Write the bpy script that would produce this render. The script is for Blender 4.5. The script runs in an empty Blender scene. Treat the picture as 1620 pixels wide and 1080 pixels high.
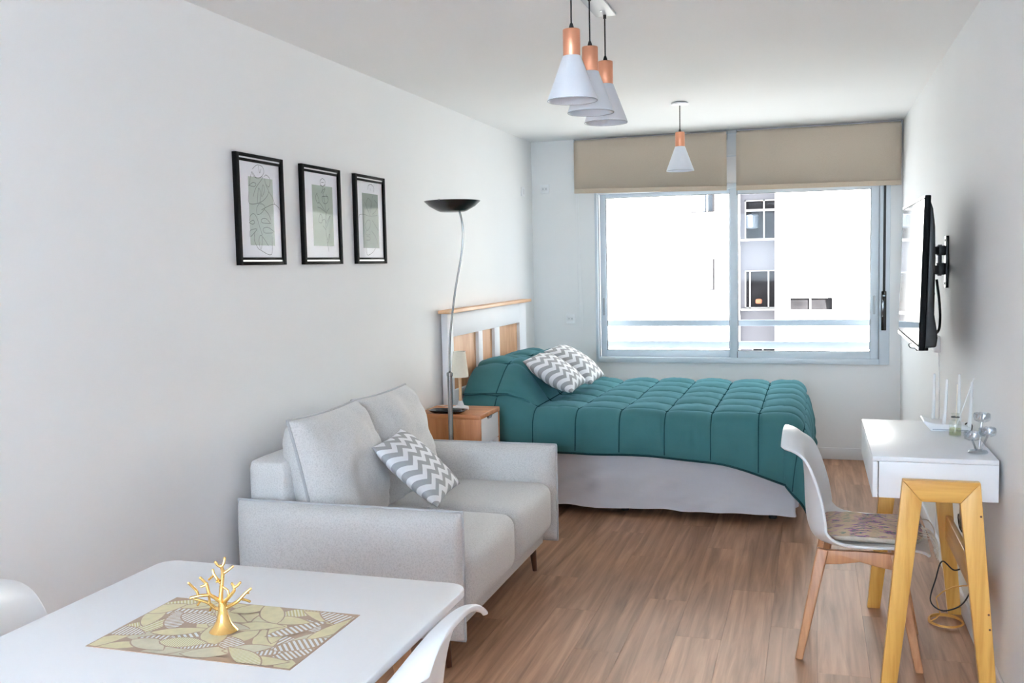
import bpy, bmesh, math, random
from math import sin, cos, pi, hypot, atan2, radians
from mathutils import Vector, Matrix, noise as mnoise

sc = bpy.context.scene
col = sc.collection
random.seed(7)

# room size: x across (left wall 0, right wall W), y depth (camera at 0, window wall at D), z up
W, D, H = 2.712, 7.377, 2.42
REAR = -3.0

# ------------------------------------------------------------------ camera
def camera():
    f, yaw, pitch, roll = 1530.0, 0.30320, 0.07907, -0.02120
    cy, sy = cos(yaw), sin(yaw)
    fw = Vector((-sy, cy, 0)); r = Vector((cy, sy, 0)); u = Vector((0, 0, 1))
    cp, sp = cos(pitch), sin(pitch)
    f2 = fw * cp - u * sp; u2 = u * cp + fw * sp
    cr, sr = cos(roll), sin(roll)
    r3 = r * cr + u2 * sr; u3 = u2 * cr - r * sr
    cd = bpy.data.cameras.new('camera'); cd.sensor_width = 36; cd.lens = f / 1620 * 36
    cd.clip_start = 0.05; cd.clip_end = 300
    co = bpy.data.objects.new('camera', cd); col.objects.link(co)
    m = Matrix((r3, u3, -f2)).transposed().to_4x4(); m.translation = Vector((2.1181, 0, 1.4684))
    co.matrix_world = m
    sc.camera = co
camera()

# ------------------------------------------------------------------ world, sun, big lights, exposure
wd = bpy.data.worlds.new('sky'); sc.world = wd; wd.use_nodes = True
bg = wd.node_tree.nodes['Background']
bg.inputs[0].default_value = (0.95, 0.98, 1.0, 1); bg.inputs[1].default_value = 2.4

def light(name, kind, loc, rot, energy, color, **kw):
    ld = bpy.data.lights.new(name, kind); ld.energy = energy; ld.color = color
    for k, v in kw.items(): setattr(ld, k, v)
    o = bpy.data.objects.new(name, ld); col.objects.link(o); o.location = loc; o.rotation_euler = rot
    return o
# the sun stands high behind the block the room is in and lights the facade across the street
light('sun', 'SUN', (0, -5, 20), (radians(58), 0, radians(46)), 44.0, (1.0, 0.95, 0.88), angle=0.01)
# fill light added behind the camera, its source unseen
light('rear_fill', 'AREA', (1.45, REAR + 0.06, 1.70), (radians(-90), 0, 0), 116, (0.72, 0.87, 1.0),
      shape='RECTANGLE', size=2.0, size_y=1.2, spread=radians(120))
# sampling portal in the street window
pl = light('window_portal', 'AREA', (1.57, D + 0.20, 1.37), (radians(-90), 0, radians(180)), 10, (1, 1, 1),
           shape='RECTANGLE', size=2.1, size_y=1.32)
pl.data.cycles.is_portal = True

sc.view_settings.view_transform = 'Standard'
sc.view_settings.look = 'None'
sc.view_settings.gamma = 1.0
sc.view_settings.use_curve_mapping = False
sc.view_settings.exposure = 1.21
sc.cycles.use_denoising = True
sc.cycles.max_bounces = 12
sc.cycles.diffuse_bounces = 7
sc.cycles.glossy_bounces = 5
sc.cycles.transparent_max_bounces = 16
sc.cycles.sample_clamp_indirect = 6.0
sc.cycles.caustics_reflective = False
sc.cycles.caustics_refractive = False

# ------------------------------------------------------------------ materials
def srgb(r, g, b):
    f = lambda c: (c / 255 / 12.92) if c <= 10 else ((c / 255 + 0.055) / 1.055) ** 2.4
    return (f(r), f(g), f(b), 1)

def base_mat(name):
    m = bpy.data.materials.new(name); m.use_nodes = True
    nt = m.node_tree
    return m, nt, nt.nodes['Principled BSDF']

def mat(name, c, rough=0.5, metal=0.0, spec=0.5, var=0.0, vscale=6.0, bump=0.0, bscale=200.0, coat=0.0, sheen=0.0, stretch=(1, 1, 1)):
    m, nt, b = base_mat(name)
    b.inputs['Roughness'].default_value = rough
    b.inputs['Metallic'].default_value = metal
    b.inputs['Specular IOR Level'].default_value = spec
    b.inputs['Coat Weight'].default_value = coat
    b.inputs['Sheen Weight'].default_value = sheen
    b.inputs['Base Color'].default_value = c
    tc = nt.nodes.new('ShaderNodeTexCoord'); mp = nt.nodes.new('ShaderNodeMapping')
    mp.inputs['Scale'].default_value = stretch
    nt.links.new(tc.outputs['Object'], mp.inputs['Vector'])
    n = nt.nodes.new('ShaderNodeTexNoise'); n.inputs['Scale'].default_value = vscale; n.inputs['Detail'].default_value = 4
    nt.links.new(mp.outputs[0], n.inputs['Vector'])
    r = nt.nodes.new('ShaderNodeValToRGB')
    k = var
    r.color_ramp.elements[0].position = 0.3; r.color_ramp.elements[1].position = 0.7
    r.color_ramp.elements[0].color = tuple(x * (1 - k) for x in c[:3]) + (1,)
    r.color_ramp.elements[1].color = tuple(min(1, x * (1 + k)) for x in c[:3]) + (1,)
    nt.links.new(n.outputs['Fac'], r.inputs[0]); nt.links.new(r.outputs[0], b.inputs['Base Color'])
    if bump:
        n2 = nt.nodes.new('ShaderNodeTexNoise'); n2.inputs['Scale'].default_value = bscale; n2.inputs['Detail'].default_value = 3
        nt.links.new(mp.outputs[0], n2.inputs['Vector'])
        bp = nt.nodes.new('ShaderNodeBump'); bp.inputs['Strength'].default_value = bump; bp.inputs['Distance'].default_value = 0.002
        nt.links.new(n2.outputs['Fac'], bp.inputs['Height']); nt.links.new(bp.outputs[0], b.inputs['Normal'])
    return m

def wood(name, c1, c2, axis='Y', grain=30.0, rough=0.45, mid=None, rnd=0.0, bump=0.15, long=0.06):
    m, nt, b = base_mat(name)
    b.inputs['Roughness'].default_value = rough
    tc = nt.nodes.new('ShaderNodeTexCoord'); oi = nt.nodes.new('ShaderNodeObjectInfo')
    mul = nt.nodes.new('ShaderNodeVectorMath'); mul.operation = 'SCALE'; mul.inputs[0].default_value = (13.1, 7.7, 5.3)
    nt.links.new(oi.outputs['Random'], mul.inputs['Scale'])
    add = nt.nodes.new('ShaderNodeVectorMath'); add.operation = 'ADD'
    nt.links.new(tc.outputs['Object'], add.inputs[0]); nt.links.new(mul.outputs[0], add.inputs[1])
    mp = nt.nodes.new('ShaderNodeMapping')
    mp.inputs['Scale'].default_value = tuple(long if a == axis else 1.0 for a in 'XYZ')
    nt.links.new(add.outputs[0], mp.inputs['Vector'])
    n = nt.nodes.new('ShaderNodeTexNoise'); n.inputs['Scale'].default_value = grain; n.inputs['Detail'].default_value = 6
    n.inputs['Roughness'].default_value = 0.6; n.inputs['Distortion'].default_value = 0.6
    nt.links.new(mp.outputs[0], n.inputs['Vector'])
    r = nt.nodes.new('ShaderNodeValToRGB')
    r.color_ramp.elements[0].position = 0.3; r.color_ramp.elements[1].position = 0.7
    r.color_ramp.elements[0].color = c1; r.color_ramp.elements[1].color = c2
    nt.links.new(n.outputs['Fac'], r.inputs[0])
    out = r.outputs[0]
    if rnd:
        hs = nt.nodes.new('ShaderNodeHueSaturation')
        mr = nt.nodes.new('ShaderNodeMapRange'); mr.inputs['To Min'].default_value = 1 - rnd; mr.inputs['To Max'].default_value = 1 + rnd
        nt.links.new(oi.outputs['Random'], mr.inputs['Value']); nt.links.new(mr.outputs[0], hs.inputs['Value'])
        nt.links.new(out, hs.inputs['Color']); out = hs.outputs[0]
    nt.links.new(out, b.inputs['Base Color'])
    bp = nt.nodes.new('ShaderNodeBump'); bp.inputs['Strength'].default_value = bump; bp.inputs['Distance'].default_value = 0.001
    nt.links.new(n.outputs['Fac'], bp.inputs['Height']); nt.links.new(bp.outputs[0], b.inputs['Normal'])
    return m

def clear_glass(name, tint=(1, 1, 1, 1), gloss=0.06, rough=0.02):
    m = bpy.data.materials.new(name); m.use_nodes = True
    nt = m.node_tree; nt.nodes.clear()
    o = nt.nodes.new('ShaderNodeOutputMaterial'); mx = nt.nodes.new('ShaderNodeMixShader')
    t = nt.nodes.new('ShaderNodeBsdfTransparent'); g = nt.nodes.new('ShaderNodeBsdfGlossy')
    t.inputs[0].default_value = tint; g.inputs['Roughness'].default_value = rough
    mx.inputs[0].default_value = gloss
    nt.links.new(t.outputs[0], mx.inputs[1]); nt.links.new(g.outputs[0], mx.inputs[2]); nt.links.new(mx.outputs[0], o.inputs[0])
    return m

def math_node(nt, op, a, b=None):
    n = nt.nodes.new('ShaderNodeMath'); n.operation = op
    for i, v in enumerate((a, b)):
        if v is None: continue
        if isinstance(v, (int, float)): n.inputs[i].default_value = v
        else: nt.links.new(v, n.inputs[i])
    return n.outputs[0]

def chevron_mat(name, rows, teeth, amp, dark, lite):
    m, nt, b = base_mat(name)
    b.inputs['Roughness'].default_value = 0.85; b.inputs['Specular IOR Level'].default_value = 0.2
    uv = nt.nodes.new('ShaderNodeUVMap'); sp = nt.nodes.new('ShaderNodeSeparateXYZ')
    nt.links.new(uv.outputs[0], sp.inputs[0])
    tri = math_node(nt, 'PINGPONG', math_node(nt, 'MULTIPLY', sp.outputs[0], float(teeth)), 0.5)
    v = math_node(nt, 'ADD', math_node(nt, 'MULTIPLY', sp.outputs[1], float(rows)), math_node(nt, 'MULTIPLY', tri, float(amp)))
    fr = math_node(nt, 'FRACT', v)
    st = math_node(nt, 'GREATER_THAN', fr, 0.5)
    mx = nt.nodes.new('ShaderNodeMix'); mx.data_type = 'RGBA'
    mx.inputs['A'].default_value = dark; mx.inputs['B'].default_value = lite
    nt.links.new(st, mx.inputs['Factor']); nt.links.new(mx.outputs['Result'], b.inputs['Base Color'])
    tc = nt.nodes.new('ShaderNodeTexCoord'); n2 = nt.nodes.new('ShaderNodeTexNoise'); n2.inputs['Scale'].default_value = 400
    nt.links.new(tc.outputs['Object'], n2.inputs['Vector'])
    bp = nt.nodes.new('ShaderNodeBump'); bp.inputs['Strength'].default_value = 0.2; bp.inputs['Distance'].default_value = 0.001
    nt.links.new(n2.outputs['Fac'], bp.inputs['Height']); nt.links.new(bp.outputs[0], b.inputs['Normal'])
    return m

def stripe_mat(name, n, a, b_, metal=0.0):
    m, nt, b = base_mat(name)
    b.inputs['Roughness'].default_value = 0.45; b.inputs['Metallic'].default_value = metal
    uv = nt.nodes.new('ShaderNodeUVMap'); sp = nt.nodes.new('ShaderNodeSeparateXYZ')
    nt.links.new(uv.outputs[0], sp.inputs[0])
    fr = math_node(nt, 'FRACT', math_node(nt, 'MULTIPLY', sp.outputs[0], float(n)))
    st = math_node(nt, 'GREATER_THAN', fr, 0.5)
    mx = nt.nodes.new('ShaderNodeMix'); mx.data_type = 'RGBA'
    mx.inputs['A'].default_value = a; mx.inputs['B'].default_value = b_
    nt.links.new(st, mx.inputs['Factor']); nt.links.new(mx.outputs['Result'], b.inputs['Base Color'])
    return m

def fabric_mat(name, c, dark=0.75, scale=260.0, rough=0.9, sheen=0.2):
    m, nt, b = base_mat(name)
    b.inputs['Roughness'].default_value = rough; b.inputs['Specular IOR Level'].default_value = 0.2
    b.inputs['Sheen Weight'].default_value = sheen
    tc = nt.nodes.new('ShaderNodeTexCoord')
    n = nt.nodes.new('ShaderNodeTexNoise'); n.inputs['Scale'].default_value = scale; n.inputs['Detail'].default_value = 5
    n.inputs['Roughness'].default_value = 0.7
    nt.links.new(tc.outputs['Object'], n.inputs['Vector'])
    r = nt.nodes.new('ShaderNodeValToRGB'); r.color_ramp.elements[0].position = 0.34; r.color_ramp.elements[1].position = 0.56
    r.color_ramp.elements[0].color = tuple(x * dark for x in c[:3]) + (1,); r.color_ramp.elements[1].color = c
    nt.links.new(n.outputs['Fac'], r.inputs[0]); nt.links.new(r.outputs[0], b.inputs['Base Color'])
    bp = nt.nodes.new('ShaderNodeBump'); bp.inputs['Strength'].default_value = 0.25; bp.inputs['Distance'].default_value = 0.001
    nt.links.new(n.outputs['Fac'], bp.inputs['Height']); nt.links.new(bp.outputs[0], b.inputs['Normal'])
    return m

def seat_pad_mat():
    m, nt, b = base_mat('woven_multicolour')
    b.inputs['Roughness'].default_value = 0.95; b.inputs['Specular IOR Level'].default_value = 0.1
    tc = nt.nodes.new('ShaderNodeTexCoord'); mp = nt.nodes.new('ShaderNodeMapping')
    mp.inputs['Rotation'].default_value = (0, 0, 0.5); mp.inputs['Scale'].default_value = (7, 42, 7)
    nt.links.new(tc.outputs['Object'], mp.inputs['Vector'])
    n = nt.nodes.new('ShaderNodeTexNoise'); n.inputs['Scale'].default_value = 3.0; n.inputs['Detail'].default_value = 2
    nt.links.new(mp.outputs[0], n.inputs['Vector'])
    mp2 = nt.nodes.new('ShaderNodeMapping'); mp2.inputs['Rotation'].default_value = (0, 0, -0.35); mp2.inputs['Scale'].default_value = (9.0, 0.9, 1)
    nt.links.new(tc.outputs['Object'], mp2.inputs['Vector'])
    n1 = nt.nodes.new('ShaderNodeTexNoise'); n1.inputs['Scale'].default_value = 1.3; n1.inputs['Detail'].default_value = 1
    nt.links.new(mp2.outputs[0], n1.inputs['Vector'])
    a = math_node(nt, 'ADD', math_node(nt, 'MULTIPLY', n.outputs['Fac'], 1.7), math_node(nt, 'MULTIPLY', math_node(nt, 'SUBTRACT', n1.outputs['Fac'], 0.71), 1.7))
    r = nt.nodes.new('ShaderNodeValToRGB'); r.color_ramp.interpolation = 'CONSTANT'
    cols = [(88, 74, 78), (128, 146, 142), (196, 158, 140), (70, 112, 118), (178, 118, 168), (206, 182, 156), (58, 88, 104), (182, 130, 118), (140, 154, 138), (100, 78, 80)]
    el = r.color_ramp.elements
    for i, c in enumerate(cols):
        e = el[i] if i < 2 else el.new(0.5)
        e.position = 0.0 + 0.1 * i; e.color = srgb(*c)
    nt.links.new(a, r.inputs[0]); nt.links.new(r.outputs[0], b.inputs['Base Color'])
    bp = nt.nodes.new('ShaderNodeBump'); bp.inputs['Strength'].default_value = 0.5; bp.inputs['Distance'].default_value = 0.003
    nt.links.new(n.outputs['Fac'], bp.inputs['Height']); nt.links.new(bp.outputs[0], b.inputs['Normal'])
    return m

M = {}
M['wall'] = mat('white_wall_paint', srgb(237, 237, 237), 0.75, spec=0.25, var=0.012, vscale=1.5, bump=0.05, bscale=60)
M['ceiling'] = mat('ceiling_paint', srgb(238, 238, 238), 0.85, spec=0.15, var=0.01, vscale=1.2)
M['base'] = mat('baseboard_paint', srgb(226, 226, 228), 0.5, var=0.01)
M['floor'] = wood('vinyl_plank', srgb(132, 94, 68), srgb(192, 146, 114), 'Y', 26, 0.5, rnd=0.10, bump=0.25, long=0.05)
M['floor_gap'] = mat('floor_joint', srgb(92, 66, 52), 0.7, var=0.1)
M['alu'] = mat('window_aluminium', srgb(206, 214, 222), 0.35, metal=0.0, spec=0.5, var=0.02)
M['alu_dark'] = mat('window_gasket', srgb(70, 74, 80), 0.6)
M['glass'] = clear_glass('pane_glass', (0.97, 0.99, 1, 1), 0.008)
M['black'] = mat('black_plastic', srgb(22, 21, 22), 0.4, var=0.05)
M['black_matt'] = mat('matt_black', srgb(14, 14, 15), 0.75, spec=0.1)
M['black_gloss'] = mat('gloss_black', srgb(14, 14, 15), 0.12, spec=0.6)
M['rail'] = mat('railing_grey', srgb(176, 184, 193), 0.5, var=0.03)
M['blind'] = fabric_mat('blind_linen', srgb(194, 178, 160), 0.9, 300, 0.85, 0.1)
M['blind_hem'] = fabric_mat('blind_hem_linen', srgb(194, 177, 158), 0.9, 300, 0.85, 0.1)
M['white_plastic'] = mat('white_plastic', srgb(236, 237, 239), 0.32, spec=0.5, var=0.01)
M['white_lacquer'] = mat('white_lacquer', srgb(238, 239, 242), 0.35, spec=0.4, var=0.008)
M['table_white'] = mat('table_white_lacquer', srgb(246, 247, 250), 0.3, spec=0.4, var=0.005)
M['white_satin'] = mat('white_satin_paint', srgb(240, 240, 243), 0.6, spec=0.2, var=0.008)
M['white_shade'] = mat('white_lamp_metal', srgb(228, 232, 240), 0.4, var=0.01)
M['copper'] = mat('brushed_copper', srgb(232, 162, 128), 0.38, metal=0.75, var=0.05, vscale=40, stretch=(1, 1, 0.05))
M['cord'] = mat('black_cord', srgb(26, 26, 28), 0.6)
M['sofa'] = fabric_mat('light_grey_weave', srgb(216, 214, 213), 0.78, 200)
M['sofa_pipe'] = fabric_mat('grey_piping', srgb(186, 186, 188), 0.85, 300)
M['walnut'] = wood('dark_leg_wood', srgb(70, 38, 22), srgb(112, 64, 38), 'Z', 40, 0.4)
M['beech'] = wood('beech', srgb(168, 112, 74), srgb(202, 148, 106), 'Z', 45, 0.42)
M['pine'] = wood('varnished_pine', srgb(200, 142, 62), srgb(232, 182, 100), 'Z', 34, 0.35)
M['pine_x'] = wood('varnished_pine_across', srgb(200, 142, 62), srgb(232, 182, 100), 'X', 34, 0.35)
M['pine_y'] = wood('varnished_pine_along', srgb(196, 136, 58), srgb(226, 174, 94), 'Y', 34, 0.35)
M['oak'] = wood('nightstand_oak', srgb(168, 98, 52), srgb(206, 138, 86), 'Z', 20, 0.45, long=0.12)
M['oak_top'] = wood('nightstand_oak_top', srgb(176, 106, 60), srgb(214, 148, 98), 'X', 20, 0.42, long=0.12)
M['ash'] = wood('headboard_ash', srgb(206, 156, 112), srgb(230, 188, 148), 'Y', 22, 0.5, long=0.1)
M['ash_v'] = wood('headboard_panel_ash', srgb(196, 140, 96), srgb(222, 172, 128), 'Z', 16, 0.5, long=0.15)
M['duvet'] = mat('teal_comforter', srgb(71, 117, 119), 0.8, spec=0.0, var=0.04, vscale=5, bump=0.15, bscale=90, sheen=0.2)
M['duvet'].node_tree.nodes['Principled BSDF'].inputs['Sheen Tint'].default_value = (0.45, 0.75, 1.0, 1)  # blue sky reflection put into the sheen tint
M['duvet_edge'] = mat('teal_binding', srgb(32, 66, 70), 0.9, spec=0.0, var=0.04)
M['skirt'] = mat('bed_skirt_cotton', srgb(206, 205, 210), 0.9, spec=0.15, var=0.02, vscale=4, bump=0.1, bscale=120)
M['mattress'] = mat('mattress_ticking', srgb(225, 225, 228), 0.9, var=0.02)
M['bed_base'] = mat('dark_bed_base', srgb(46, 42, 42), 0.8, var=0.05)
M['chev'] = chevron_mat('chevron_print', 6.5, 4, 1.15, srgb(164, 165, 168), srgb(238, 239, 242))
M['steel'] = mat('satin_steel', srgb(150, 150, 150), 0.22, metal=1.0, var=0.03, vscale=30)
M['bowl'] = mat('dark_smoked_metal', srgb(58, 56, 56), 0.25, metal=0.85, var=0.05)
M['cream'] = mat('cream_shade_fabric', srgb(238, 230, 212), 0.85, var=0.02, vscale=80)
M['stem'] = wood('pale_stem_wood', srgb(216, 176, 132), srgb(234, 200, 160), 'Z', 40, 0.5)
M['gold'] = mat('polished_gold', srgb(228, 186, 116), 0.1, metal=1.0, var=0.06, vscale=30)
M['mat_base'] = mat('placemat_bronze', srgb(180, 152, 128), 0.4, metal=0.25, var=0.06, vscale=40)
M['mat_gold'] = mat('placemat_gold', srgb(222, 211, 170), 0.38, metal=0.25, var=0.06, vscale=60)
M['mat_pale'] = mat('placemat_pale_gold', srgb(214, 206, 180), 0.4, metal=0.2, var=0.06, vscale=60)
M['mat_stripe'] = stripe_mat('placemat_ribbed', 13, srgb(176, 150, 122), srgb(232, 232, 232))
M['mat_stripe2'] = stripe_mat('placemat_fine_ribbed', 20, srgb(200, 186, 130), srgb(228, 224, 200))
M['frame'] = mat('black_frame', srgb(12, 11, 11), 0.7, spec=0.1)
M['art_glass'] = clear_glass('anti_reflective_glass', (1, 1, 1, 1), 0.008)
M['liner'] = mat('silver_liner', srgb(200, 200, 202), 0.3, metal=0.3)
M['paper'] = mat('print_paper', srgb(236, 236, 242), 0.8, var=0.005)
M['sage1'] = mat('sage_print', srgb(188, 198, 190), 0.8, var=0.02)
M['sage2'] = mat('moss_print', srgb(172, 184, 172), 0.8, var=0.02)
M['sage3'] = mat('grey_green_print', srgb(136, 148, 140), 0.8, var=0.02)
M['ink'] = mat('print_ink', srgb(92, 94, 92), 0.8)
M['ink_dark'] = mat('print_ink_dark', srgb(58, 60, 58), 0.8)
M['screen'] = mat('television_glass', srgb(8, 8, 9), 0.04, spec=0.5)
M['tv_trim'] = mat('silver_trim', srgb(215, 215, 218), 0.3, metal=0.4)
M['grey_metal'] = mat('bracket_steel', srgb(110, 110, 112), 0.4, metal=0.7)
M['grey_plastic'] = mat('grey_plastic', srgb(165, 170, 176), 0.5)
M['clear'] = clear_glass('crystal', (0.84, 0.87, 0.9, 1), 0.3, 0.12)
M['clear_bottle'] = clear_glass('bottle_glass', (0.93, 0.95, 0.92, 1), 0.16, 0.03)
M['oil'] = clear_glass('diffuser_oil', (0.9, 0.92, 0.72, 1), 0.1, 0.03)
M['yellow_cord'] = mat('ochre_cord', srgb(206, 150, 72), 0.6)
M['pad'] = seat_pad_mat()
M['pad_side'] = mat('cream_cotton', srgb(206, 194, 178), 0.95, var=0.08, vscale=60)
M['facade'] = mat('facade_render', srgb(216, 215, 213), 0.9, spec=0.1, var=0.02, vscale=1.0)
M['facade_shaded'] = mat('facade_recess_shaded', srgb(112, 112, 118), 0.9, spec=0.1, var=0.02, vscale=1.0)  # darker copy of the facade colour, holding the shade of the recess
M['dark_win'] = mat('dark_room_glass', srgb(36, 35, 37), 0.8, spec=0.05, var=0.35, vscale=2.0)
M['reveal_shade'] = mat('grey_reveal_shade', srgb(110, 110, 112), 0.8)
M['shutter'] = mat('rolling_shutter', srgb(170, 170, 170), 0.7, var=0.01)
M['clutter_orange'] = mat('orange_cloth', srgb(186, 104, 76), 0.8, var=0.1)
M['clutter_blue'] = mat('pale_blue_plastic', srgb(74, 82, 92), 0.6)
M['asphalt'] = mat('street_ground', srgb(150, 150, 150), 0.9, var=0.1)
M['rear_panel'] = mat('rear_panel_white', srgb(235, 240, 245), 0.4)

# ------------------------------------------------------------------ mesh helpers
def mk(name, vs, fs, m, parent=None, smooth=None, uv=None, kind=None):
    me = bpy.data.meshes.new(name); me.from_pydata([tuple(v) for v in vs], [], fs)
    if uv:
        ul = me.uv_layers.new(name='UVMap')
        for lp in me.loops: ul.data[lp.index].uv = uv[lp.vertex_index]
    me.update()
    bm = bmesh.new(); bm.from_mesh(me); bmesh.ops.recalc_face_normals(bm, faces=bm.faces); bm.to_mesh(me); bm.free()
    if smooth is not None:
        me.shade_smooth()
        if smooth < 180: me.set_sharp_from_angle(angle=radians(smooth))
    me.materials.append(m)
    o = bpy.data.objects.new(name, me); col.objects.link(o)
    if parent: o.parent = parent
    if kind: o['kind'] = kind
    return o

class MB:
    """collects geometry for one mesh"""
    def __init__(s): s.v = []; s.f = []
    def add(s, vs, fs):
        k = len(s.v); s.v += [tuple(v) for v in vs]; s.f += [tuple(i + k for i in f) for f in fs]; return s
    def box(s, x0, x1, y0, y1, z0, z1):
        return s.add([(x0, y0, z0), (x1, y0, z0), (x1, y1, z0), (x0, y1, z0), (x0, y0, z1), (x1, y0, z1), (x1, y1, z1), (x0, y1, z1)],
                     [(3, 2, 1, 0), (4, 5, 6, 7), (0, 1, 5, 4), (1, 2, 6, 5), (2, 3, 7, 6), (3, 0, 4, 7)])
    def prism(s, pts, axis, a, b):
        n = len(pts)
        def P(p, c): return (c, p[0], p[1]) if axis == 0 else ((p[0], c, p[1]) if axis == 1 else (p[0], p[1], c))
        return s.add([P(p, a) for p in pts] + [P(p, b) for p in pts],
                     [tuple(range(n - 1, -1, -1)), tuple(range(n, 2 * n))] + [(i, (i + 1) % n, n + (i + 1) % n, n + i) for i in range(n)])
    def tube(s, pts, r, seg=8, closed=False):
        pts = [Vector(p) for p in pts]; n = len(pts)
        rs = r if isinstance(r, (list, tuple)) else [r] * n
        ref = None; rings = []
        for i, p in enumerate(pts):
            if closed: t = (pts[(i + 1) % n] - pts[i - 1])
            else: t = pts[min(i + 1, n - 1)] - pts[max(i - 1, 0)]
            t.normalize()
            if ref is None:
                ref = t.cross(Vector((0, 0, 1)));
                if ref.length < 0.1: ref = t.cross(Vector((0, 1, 0)))
            ref = (ref - t * ref.dot(t)).normalized(); b = t.cross(ref)
            rings.append([p + ref * cos(2 * pi * k / seg) * rs[i] + b * sin(2 * pi * k / seg) * rs[i] for k in range(seg)])
        vs = [v for rg in rings for v in rg]; fs = []
        for i in range(n if closed else n - 1):
            j = (i + 1) % n
            for k in range(seg): fs.append((i * seg + k, i * seg + (k + 1) % seg, j * seg + (k + 1) % seg, j * seg + k))
        if not closed: fs += [tuple(range(seg - 1, -1, -1)), tuple((n - 1) * seg + k for k in range(seg))]
        return s.add(vs, fs)
    def lathe(s, prof, seg=32, c=(0, 0, 0), cap=True):
        n = len(prof); vs = []; fs = []
        for r, z in prof:
            for k in range(seg): vs.append((c[0] + r * cos(2 * pi * k / seg), c[1] + r * sin(2 * pi * k / seg), c[2] + z))
        for i in range(n - 1):
            for k in range(seg): fs.append((i * seg + k, i * seg + (k + 1) % seg, (i + 1) * seg + (k + 1) % seg, (i + 1) * seg + k))
        if cap:
            fs += [tuple(range(seg - 1, -1, -1)), tuple((n - 1) * seg + k for k in range(seg))]
        return s.add(vs, fs)
    def build(s, name, m, parent=None, bevel=0, smooth=None, seg=2, kind=None):
        o = mk(name, s.v, s.f, m, parent, None, None, kind)
        if bevel:
            bm = bmesh.new(); bm.from_mesh(o.data)
            bmesh.ops.bevel(bm, geom=[e for e in bm.edges if e.calc_face_angle(0) > 0.5], offset=bevel, segments=seg, profile=0.5, affect='EDGES', clamp_overlap=True)
            bm.to_mesh(o.data); bm.free()
            smooth = 50 if smooth is None else smooth
        if smooth is not None:
            o.data.shade_smooth()
            if smooth < 180: o.data.set_sharp_from_angle(angle=radians(smooth))
        return o

def box(name, x0, x1, y0, y1, z0, z1, m, parent=None, bevel=0, kind=None, seg=2):
    return MB().box(x0, x1, y0, y1, z0, z1).build(name, m, parent, bevel, None, seg, kind)

def round_box(half, r, n=10, crown=(0, 0, 0)):
    """rounded, slightly crowned block centred on the origin"""
    vs = []; fs = []
    hx, hy, hz = half
    for ax in range(3):
        for sg in (-1, 1):
            k = len(vs)
            for i in range(n + 1):
                for j in range(n + 1):
                    a = sin((i / n * 2 - 1) * pi / 2); b = sin((j / n * 2 - 1) * pi / 2)
                    q = [0, 0, 0]; q[ax] = sg; q[(ax + 1) % 3] = a; q[(ax + 2) % 3] = b
                    P = Vector((q[0] * hx, q[1] * hy, q[2] * hz))
                    inn = Vector((max(-hx + r, min(hx - r, P.x)), max(-hy + r, min(hy - r, P.y)), max(-hz + r, min(hz - r, P.z))))
                    d = P - inn
                    P = inn + d.normalized() * r if d.length > 1e-6 else P
                    u = [P.x / hx, P.y / hy, P.z / hz]
                    for c in range(3):
                        e = crown[c] * max(0, 1 - u[(c + 1) % 3] ** 2) * max(0, 1 - u[(c + 2) % 3] ** 2)
                        P[c] += e * u[c]
                    vs.append(P)
            for i in range(n):
                for j in range(n):
                    a = k + i * (n + 1) + j; fs.append((a, a + 1, a + n + 2, a + n + 1) if sg > 0 else (a, a + n + 1, a + n + 2, a + 1))
    return vs, fs

def weld(o, d=0.0005):
    bm = bmesh.new(); bm.from_mesh(o.data); bmesh.ops.remove_doubles(bm, verts=bm.verts, dist=d)
    bmesh.ops.recalc_face_normals(bm, faces=bm.faces); bm.to_mesh(o.data); bm.free(); o.data.shade_smooth()

def soft_block(name, c, half, r, m, parent, crown=(0, 0, 0), n=12):
    vs, fs = round_box(half, r, n, crown)
    o = mk(name, [Vector(v) + Vector(c) for v in vs], fs, m, parent); weld(o); return o

def pillow(name, w, h, t, m, parent=None, n=22, pinch=0.05, pw=2.4, wrinkle=0.004, seed=0, mtx=None, ex=0.5):
    """plump cushion, face in its local XY, thickness in Z, seam in the XY plane"""
    vs = []; fs = []; uv = []
    idx = {}
    for side in (1, -1):
        for i in range(n + 1):
            for j in range(n + 1):
                u = sin((i / n * 2 - 1) * pi / 2); v = sin((j / n * 2 - 1) * pi / 2)
                edge = i in (0, n) or j in (0, n)
                if edge and side < 0: idx[(side, i, j)] = idx[(1, i, j)]; continue
                x = u * w / 2 * (1 - pinch * (1 - v * v)); y = v * h / 2 * (1 - pinch * (1 - u * u))
                z = side * t / 2 * ((1 - abs(u) ** pw) * (1 - abs(v) ** pw)) ** ex
                if not edge:
                    k = mnoise.noise(Vector((x * 9 + seed, y * 9, side * 3.1))) * wrinkle * 2
                    k += mnoise.noise(Vector((x * 30 + seed, y * 30, side))) * wrinkle * 0.5
                    z += k * min(1, abs(z) / (t * 0.15 + 1e-6))
                idx[(side, i, j)] = len(vs); vs.append(Vector((x, y, z))); uv.append((u * 0.5 + 0.5, v * 0.5 + 0.5))
        for i in range(n):
            for j in range(n):
                q = (idx[(side, i, j)], idx[(side, i + 1, j)], idx[(side, i + 1, j + 1)], idx[(side, i, j + 1)])
                fs.append(q if side > 0 else q[::-1])
    if mtx: vs = [mtx @ v for v in vs]
    return mk(name, vs, fs, m, parent, 180, uv)

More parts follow.
